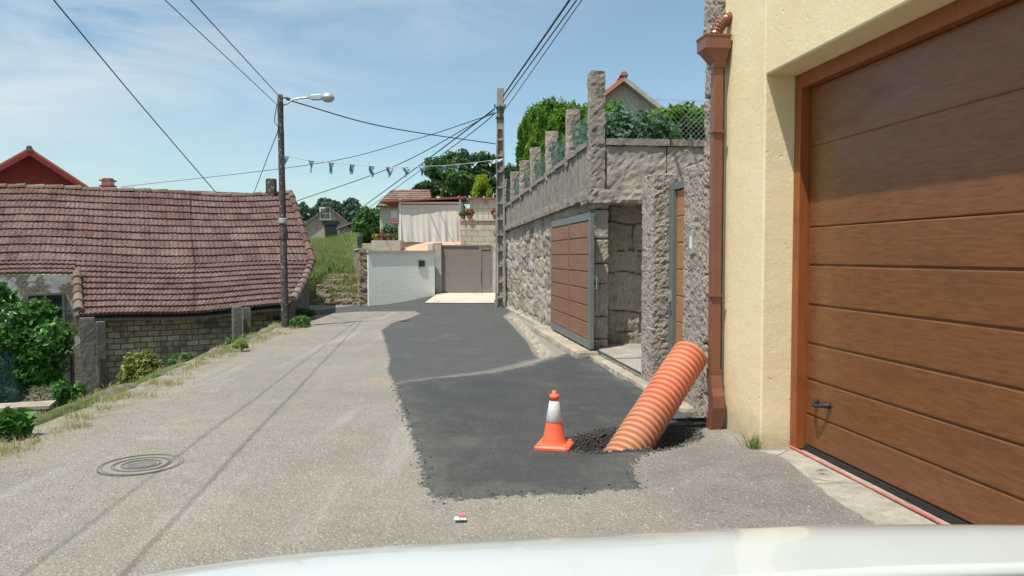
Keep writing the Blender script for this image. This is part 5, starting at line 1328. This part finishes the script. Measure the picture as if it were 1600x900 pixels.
# ------------------------------------------------------------------ hedges and netting above the right wall
def hedge(name, label, boxes, n, size, mat, seed, group='thuja hedges above the granite wall', frame=True, up=1.2, aspect=2.4):
    """boxes in the wall frame: (x0,x1,y0,y1,z0,z1)"""
    r = np.random.default_rng(seed); P_ = []; N_ = []
    b0 = boxes[0]; base = RW((b0[0]+b0[1])/2, (b0[2]+b0[3])/2, b0[4])
    t = thing(name, label, 'hedge', base, 0, group); core = MB()
    vol = [ (b[1]-b[0]+b[3]-b[2])*(b[5]-b[4]) for b in boxes]; tot = sum(vol)
    for b, w in zip(boxes, vol):
        x0,x1,y0,y1,z0,z1 = b; k = int(n*w/tot)
        f = r.random(k); p = np.stack([x0+(x1-x0)*r.random(k), y0+(y1-y0)*r.random(k), z0+(z1-z0)*r.random(k)], -1); nn = np.zeros((k,3))
        m1 = f < .42; m2 = (f >= .42) & (f < .66); m3 = (f >= .66) & (f < .92); m4 = f >= .92
        p[m1,0] = x0; nn[m1,0] = -1; p[m2,1] = y0; nn[m2,1] = -1; p[m3,2] = z1; nn[m3,2] = 1; p[m4,1] = y1; nn[m4,1] = 1
        c_, s_ = math.cos(RZ), math.sin(RZ)
        lump = .13*npnoise(p[:,1]*1.0+p[:,0], p[:,2], 3.3, seed)+.09*npnoise(p[:,1]+p[:,0], p[:,2], 8, seed+2)
        hgt = np.where(m3, .16*npnoise(p[:,1]+p[:,0]*1.3, p[:,0], 4.5, seed)+.10*npnoise(p[:,1],p[:,0],11,seed) + .10*r.random(k)**3*2, 0)
        p = p + nn*(lump - .12*r.random(k)**2)[:,None]; p[:,2] += hgt
        # round the top edges
        P_.append(np.stack([2.68+p[:,0]*c_-p[:,1]*s_, p[:,0]*s_+p[:,1]*c_, p[:,2]], -1)); N_.append(np.stack([nn[:,0]*c_-nn[:,1]*s_, nn[:,0]*s_+nn[:,1]*c_, nn[:,2]], -1))
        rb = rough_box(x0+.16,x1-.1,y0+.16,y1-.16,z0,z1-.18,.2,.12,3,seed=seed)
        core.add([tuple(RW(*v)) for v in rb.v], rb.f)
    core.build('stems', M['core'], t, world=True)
    v, f = leaf_mesh(np.concatenate(P_), np.concatenate(N_), size, aspect, seed, up=up); raw_obj('foliage', v, f, mat, t)
    return t
hedge('hedge', 'tall bright green thuja hedge behind the granite posts beside the utility pole', [(.38,.95,16.6,18.2,2.8,4.5),(.36,1.4,18.2,20.2,2.8,4.9),(.36,1.6,20.2,23.2,2.8,5.25)], 46000, .055, M['leaf_hedge'], 21)
hedge('hedge', 'lower green thuja hedge between the corner post and the tall hedge', [(.42,.85,12.9,16.5,2.8,3.8)], 26000, .045, M['leaf_hedge'], 22)
hedge('hedge', 'clipped green thuja hedge on the entrance wall beside the cream building', [(1.35,4.6,12.5,13.6,2.8,3.74)], 56000, .046, M['leaf_hedge'], 23)
tree('shrub', 'blue-green bush behind netting right of the corner post', 'shrub', RW(.7,12.45,2.8), [(*RW(.62,12.55,3.35),.36,.3,.52),(*RW(1.0,12.55,3.35),.4,.3,.46),(*RW(1.3,12.5,3.3),.35,.25,.42)], 9000, .045, M['netleaf'], .03, seed=31, limbs=True, shell=.3)
# wire mesh fence
cf = thing('wire_fence', 'galvanised chain link fence above the hedge beside the cream building', 'fence', RW(1.2,12.35,2.8), RZ)
m_ = MB(); n_ = 0; z0_, z1_ = 3.3, 4.0; d_ = .085
x = -.0
while x < 3.6:
    for sg_ in (1,-1):
        zz2 = z0_; pts = [(x + (sg_*((z1_-z0_)) if False else 0), 0, z0_)]
        m_.tube([(x,0,z0_-2.8),(x+sg_*(z1_-z0_),0.004*sg_,z1_-2.8)], 0.0022, 3, cap=False)
    x += d_
m_.tube([(-.1,0,z1_-2.8),(4,0,z1_-2.8)], .004, 4)
m_.build('wire_mesh', M['metal_galv'], cf)
for x in (.55,1.75,2.95):
    MB().tube([(x,0,0),(x,0,.66)], .015, 6).build('fence_post', plain('green_fence_post_%d'%int(x*10), (.08,.30,.20), .5), cf)

# ------------------------------------------------------------------ trees far away
def T(u, v, Y): p = D(u, v, Y); return p
def fartree(label, u, vb, vt, Y, wpx, n, size, mat, seed, name='tree', k=9, group='trees behind the buildings', zb=None, shell=.3):
    b = D(u, vb, Y); t_ = D(u, vt, Y); h = t_.z-b.z; r = wpx/2/F*Y; zb_ = zb if zb is not None else float(terrain(b.x, Y))
    c = (b.x, Y, b.z+h*.52); bl = rand_blobs(c, (r, r*.8, h*.5), k, seed, .46) + [(b.x, Y, b.z+h*.5, r*.55, r*.5, h*.38)]
    return tree(name, label, 'tree', (b.x, Y, zb_), bl, n, size, mat, max(.1, r*.07), group, seed, shell=shell)
fartree('large dark leafy tree rising behind the block terrace', 722, 312, 240, 52, 115, 17000, .17, M['leaf_dark'], 41, k=16)
fartree('rounded dense green tree in front of the large dark tree', 712, 312, 262, 47, 62, 9000, .12, M['leaf_mid'], 42)
fartree('low bushy green tree left of the dense rounded one', 672, 312, 283, 50, 46, 6000, .14, M['leaf_dark'], 43)
fartree('broad green tree between barn shed and beige house', 577, 384, 326, 50, 52, 8000, .13, M['leaf_mid'], 44, k=12)
fartree('dark tree rising directly behind the barn roof', 511, 350, 311, 90, 50, 4200, .30, M['leaf_euc'], 45)
fartree('dark tree standing behind the shed right of the barn', 545, 358, 314, 88, 40, 4200, .28, M['leaf_euc'], 46)
fartree('thin bluish tree at the end of the old roof', 472, 365, 317, 95, 36, 2600, .30, M['leaf_euc'], 47)
fartree('small hazy tree between the thin bluish tree and the barn', 493, 350, 326, 105, 30, 2200, .32, M['leaf_euc'], 48)
fartree('hazy tree behind the wide gap right of the shed', 562, 370, 322, 100, 34, 2600, .32, M['leaf_euc'], 49)
fartree('hazy tree peeking above the beige house left corner', 588, 365, 328, 110, 24, 2000, .32, M['leaf_dark'], 50)
# lime conifer
p = D(753, 312, 40); tp_ = D(753, 276, 40)
bl = []
rr = random.Random(4)
for i in range(26):
    f_ = rr.random(); z = p.z+(tp_.z-p.z)*f_*.95; w = .62*(1-f_*.8)+.05; a_ = rr.uniform(0,6.28); bl.append((p.x+w*.75*math.cos(a_), 40+w*.75*math.sin(a_), z, .15, .15, .34*(1-f_*.4)))
tree('conifer', 'small lime yellow conical conifer on the terrace behind the utility pole', 'tree', (p.x, 40, 1.5), bl, 9000, .055, M['leaf_lime'], .05, seed=5, limbs=False, up=2.5, aspect=2.6)
fartree('dark shrub tree at the right of the lime conifer behind the pole', 790, 330, 262, 44, 40, 4500, .13, M['leaf_dark'], 52)
# green screen hedge below the beige house
b0_ = D(592,380,40); b1_ = D(624,345,40)
t_ = thing('hedge', 'green hedge below the beige house behind the flower pots', 'hedge', (b0_.x+.5,40,1.4)); bl = [(b0_.x+.15*i, 40, 1.9+.28*(i%4), .3,.3,.4) for i in range(9)]
v, f = blob_leaves(bl, 6000, .07, 61); raw_obj('foliage', v, f, M['netleaf'], t_)

# ------------------------------------------------------------------ meadow on the bank, verge weeds
N = 60000; Y = 24.3 + 27*nr.random(N)**1.4; X0 = -.285*Y - .5; X1 = np.where(Y < 27.5, -4.75-(Y-23.1)*.33, -.196*Y-.35); X = X0 + (X1-X0)*nr.random(N)
ok = ~((Y < 25.9) & (X > -6.5)); X, Y = X[ok], Y[ok]
pts = np.stack([X, Y, terrain(X, Y)], -1)
tag(blades('meadow_grass', pts, .58, .032, M['grass'], 71, .38), kind='stuff')
N = 42000; Y = 24.5 + 16*nr.random(N)**1.6; X = -.285*Y-.2 + (2.1+.06*(Y-24))*nr.random(N); ok = ~((Y < 25.9) & (X > -6.4)) & (X < np.where(Y < 27.5, -4.9-(Y-23.1)*.33, -.2*Y-.4)) & (npnoise(X*1.3, Y*.8, 1.0, 4)+.5*npnoise(X,Y,3.3) > .12); X, Y = X[ok], Y[ok]
v, f = leaf_mesh(np.stack([X, Y, terrain(X,Y)+.1+.5*nr.random(len(X))*(1+.3*npnoise(X,Y,2.2))], -1), np.tile([0,-.5,.8],(len(X),1)), .075, 1.8, 72)
tag(raw_obj('bank_weeds', v, f, M['leaf_mid']), kind='stuff')
# verge grass: clumps along the lip of the road
P_ = []
for k in range(210):
    y = 5.2+ 14.5*rng.random()**1.35; x0 = float(XL(y)); x = x0 + rng.gauss(.22,.15)
    dens = mnoise.noise(Vector((x*.9, y*.9, 1)))
    if dens < -.18 and rng.random() < .75: continue
    m = rng.randint(14, 60); s_ = rng.uniform(.03,.10)
    for _ in range(m): P_.append((x+rng.gauss(0,s_), y+rng.gauss(0,s_*1.3), .0))
P_ = np.array(P_); P_[:,2] = np.where(P_[:,0] > XL(P_[:,1])+.02, -.005, terrain(P_[:,0], P_[:,1])-.01)
P2 = []
for k in range(60):
    x, y = rng.uniform(-6.5,-4.7), rng.uniform(23.5,25.6); zz9 = .2+ (y-23.6)*.42
    for _ in range(rng.randint(8,30)): P2.append((x+rng.gauss(0,.08), y+rng.gauss(0,.1), zz9-.12))
P2 = np.array(P2); tag(blades('step_grass', P2, .30, .012, M['grass'], 77, .5), kind='stuff')
tag(blades('verge_grass', P_, .065, .006, M['grass_dry'], 73, .45), kind='stuff')
P_ = []
for k in range(60):
    y = 5.0+16*rng.random()**1.2; x = float(XL(y)) - rng.uniform(.55,1.3); m = rng.randint(20,60); s_ = rng.uniform(.05,.14)
    for _ in range(m): P_.append((x+rng.gauss(0,s_), y+rng.gauss(0,s_*1.3), 0))
P_ = np.array(P_); P_[:,2] = terrain(P_[:,0], P_[:,1])-.01
tag(blades('slope_grass', P_, .20, .008, M['grass'], 74, .35), kind='stuff')

def weed(name, label, x, y, z, r, h, n, size, mat, seed, cat='plant', aspect=2.2):
    t_ = thing(name, label, cat, (x,y,z), 0); m_ = MB(); rr = random.Random(seed)
    bl = []
    for i in range(7):
        a_ = rr.uniform(0,6.28); q_ = r*rr.uniform(.2,.8); zt_ = h*rr.uniform(.5,1); e = Vector((q_*math.cos(a_), q_*math.sin(a_), zt_)); m_.tube([(0,0,0), e*.5+Vector((0,0,.1*h)), e], [.008,.006,.003], 5); bl.append((*e, r*.42, r*.42, h*.28))
    m_.build('stems', M['twig'], t_)
    v, f = blob_leaves(bl, n, size, seed, aspect, .2); raw_obj('leaves', v, f, mat, t_, world=False); return t_
p = D(212, 585, 10.9); weed('shrub', 'yellowish leafy shrub growing below the road before the block wall', p.x, p.y, -.95, .30, .88, 3600, .035, M['leaf_yellow'], 80, 'shrub')
p = D(165, 612, 10.4); weed('shrub', 'small pale green shrub at the foot of the concrete posts', p.x, p.y, -.95, .2, .6, 1500, .03, M['leaf_yellow'], 81, 'shrub')
p = D(105, 612, 10.0); weed('shrub', 'bright green weed clump beside the net fence', p.x, p.y, -.8, .25, .55, 2200, .032, M['leaf_citrus'], 82, 'shrub')
p = G(392, 549); weed('shrub', 'small clump with yellow flowers on the road verge', p.x-.15, p.y, .0, .13, .14, 700, .018, M['leaf_yellow'], 83, 'plant')
p = G(478, 498); weed('shrub', 'low green weeds at the foot of the board cladding', p.x-.1, p.y, .0, .3, .22, 2600, .03, M['leaf_mid'], 84, 'plant')
p = G(20, 690); weed('weed', 'broad leaved bright green weed at the left road edge', p.x-.05, p.y+.1, -.02, .12, .20, 26, .13, M['leaf_citrus'], 85, 'plant', 1.5)
p = D(310, 560, 11.6); weed('shrub', 'grey green weeds below the road edge near the middle of the block wall', p.x-.2, p.y, -.9, .3, .8, 1500, .03, M['leaf_mid'], 86, 'shrub')
p = D(390, 545, 13.6); weed('shrub', 'grey green weeds below the road edge near the second pair of posts', p.x-.25, p.y, -.9, .3, .85, 1500, .03, M['leaf_mid'], 87, 'shrub')
p = D(462, 505, 15.9); weed('shrub', 'thorny green weeds at the foot of the street lamp', p.x+.02, p.y+.3, -.2, .28, .36, 1700, .03, M['leaf_mid'], 88, 'shrub')
for q_, (u, v) in enumerate(((450,520),)): pass
# weed at the foot of the cream building
p = RW(-.03, 5.97); t_ = thing('weed_tuft', 'small green grass tuft at the foot of the cream building corner', 'plant', (p.x, p.y, .0))
pts = np.stack([nr.normal(0,.03,90)-.03, nr.normal(0,.03,90), np.zeros(90)], -1); o_ = blades('leaves', pts+np.array([p.x,p.y,.005]), .10, .007, M['grass'], 90, .55, parent=t_)

# citrus tree, green net and low wall at far left
tb_ = D(20, 600, 10.6)
bl = [(*D(30,525,10.5),.40,.4,.30),(*D(84,528,10.4),.22,.25,.22),(*D(-10,490,10.6),.34,.4,.30),(*D(58,492,10.6),.22,.22,.20),(*D(-2,545,10.5),.45,.45,.26),(*D(-50,540,10.7),.5,.5,.45),(*D(52,553,10.5),.32,.3,.16),(*D(2,460,10.6),.10,.12,.16),(*D(30,495,10.5),.25,.25,.16),(*D(98,520,10.5),.10,.12,.12),(*D(20,572,10.6),.42,.35,.22),(*D(60,578,10.5),.34,.3,.20),(*D(-10,600,10.6),.5,.35,.3),(*D(70,545,10.5),.3,.3,.2)]
tree('citrus_tree', 'glossy green citrus tree behind the green net at the left edge', 'tree', (tb_.x-.2, 10.7, -1.2), bl, 26000, .048, M['leaf_citrus'], .06, seed=92, shell=.15, aspect=2.0)
nf = thing('net_fence', 'sagging green shade net fence below the citrus tree', 'fence', (-6.5, 9.9, -1.2))
m_ = MB(); A_ = D(-90,560,9.6); B2 = D(112,520,10.9); nx, nz = 44, 16
for j in range(nz+1):
    for i in range(nx+1):
        t = i/nx; f_ = j/nz; p = A_.lerp(B2, t); top = (.12+.16*math.sin(t*5)) if t < .8 else .05+ .5*(t-.8); z = -1.1+(top+1.1)*f_
        m_.v.append((p.x+.06*math.sin(t*22+f_*4), p.y+.06*math.sin(t*17+f_*6)+.03*math.sin(f_*23+t*9), z))
m_.f = [(j*(nx+1)+i,j*(nx+1)+i+1,(j+1)*(nx+1)+i+1,(j+1)*(nx+1)+i) for j in range(nz) for i in range(nx)]
m_.build('net', M['net'], nf, world=True, fix=False, smooth=True)
for t in (0,.5,.98):
    p = A_.lerp(B2, t); MB().tube([(p.x,p.y+.05,-1.3),(p.x,p.y+.05,.1)], .03, 7).build('fence_post', M['bark'], nf, world=True)
lw = thing('low_wall', 'low broken stone wall with concrete top at the left below the road', 'wall', (-6.2, 9.2, -1.2))
A_ = D(-60,635,8.9); B2 = D(75,625,9.2); an = math.atan2(B2.y-A_.y, B2.x-A_.x); Lw = (B2-A_).length
r_ = rough_box(0, Lw, 0, .3, -1.2, -.42, .1, .03, 4, seed=7); c_, s_ = math.cos(an), math.sin(an)
r_.v = [(A_.x+x*c_-y*s_, A_.y+x*s_+y*c_, z+.06) for x,y,z in r_.v]; r_.build('stones', M['granite_dark'], lw, world=True)
r_ = rough_box(-.05, Lw+.03, -.04, .34, -.35, -.29, .1, .008, 4, seed=8); r_.v = [(A_.x+x*c_-y*s_, A_.y+x*s_+y*c_, z+.0) for x,y,z in r_.v]; r_.build('wall_top', M['kerb'], lw, world=True)

# ------------------------------------------------------------------ white car in the foreground
CY = math.radians(5)
car = thing('parked_car', 'white car whose rounded bonnet fills the bottom edge of the view', 'car', (.30, 0, 0), CY)
HW = 1.10
def hz2(x, y):
    q = abs(x)/HW*(1 if x < 0 else .55)
    z = .944 - (.030 if x < 0 else .010)*q*q - .045*q**5 - .012*min(1, max(0, (.5-x)/.5))
    if y > 1.45: z -= 1.0*(y-1.45)**2*(1+.1*q)
    return z
m_ = MB(); nx, ny = 48, 26
for j in range(ny+1):
    for i in range(nx+1):
        x = -HW+.06+(2*HW-.12)*i/nx; y = 1.30+.62*j/ny; y2 = y - .10*(abs(x)/HW)**2.5*(j/ny)
        m_.v.append((x, y2, hz2(x, y)))
m_.f = [(j*(nx+1)+i,j*(nx+1)+i+1,(j+1)*(nx+1)+i+1,(j+1)*(nx+1)+i) for j in range(ny) for i in range(nx)]
bo_ = m_.build('bonnet', M['car_white'], car, smooth=True, fix=False)
sd = bo_.modifiers.new('thickness','SOLIDIFY'); sd.thickness = .03; sd.offset = -1
ctl = []
def outline(z, inset): 
    pts = []
    for x, y in ((-1,-2.6),(-1,1.2),(-.985,1.5),(-.93,1.75),(-.8,1.90),(-.5,2.0),(0,2.03),(.5,2.0),(.8,1.90),(.93,1.75),(.985,1.5),(1,1.2),(1,-2.6)): pts.append((x*(HW-inset), y-inset*(1 if y>0 else -1), z))
    return pts
mb = MB(); loft([outline(.24,.06), outline(.32,.0), outline(.55,-.005), outline(.72,.02), outline(.76,.06)])
mb.build('body', M['car_white'], car, bevel=.01)
mb = MB(); loft([[(x*(HW-.01),y,z) for x,y,z in ((-1,1.29,.75),(-1,1.6,.74),(-.97,1.6,.80),(-.97,1.29,.86))],[(x*(HW-.01),y,z) for x,y,z in ((-.93,1.29,.75),(-.93,1.6,.74),(-.93,1.6,.83),(-.93,1.29,.88))]])
m_ = MB(); m_.box(-HW+.05,HW-.05,1.12,1.298,.80,.915); m_.build('cowl', M['black'], car)
for sx in (-1,1):
    m_ = MB(); m_.tube([(sx*.76,1.45,.31),(sx*.90,1.45,.31)], .31, 28); w_ = m_.build('wheel', M['black'], car, smooth=False)
    m_ = MB(); m_.tube([(sx*.895,1.45,.31),(sx*.91,1.45,.31)], .19, 20); m_.build('rim', M['metal_galv'], w_)
    m_ = MB(); m_.box(sx*.62-.14,sx*.62+.14,1.87,1.975,.56,.70); m_.build('headlight', M['glass_light'], car, bevel=.03)
m_ = MB(); m_.box(-.4,.4,1.99,2.05,.36,.52); m_.build('grille', M['black'], car, bevel=.01)
m_ = MB(); nzp = (.92, 1.42); hzn = hz2(*nzp); m_.lathe([(.020,0),(.019,.007),(.012,.012),(.004,.013)], (nzp[0], nzp[1], hzn-.002), 16); m_.build('washer_nozzle', M['black'], car, smooth=True)
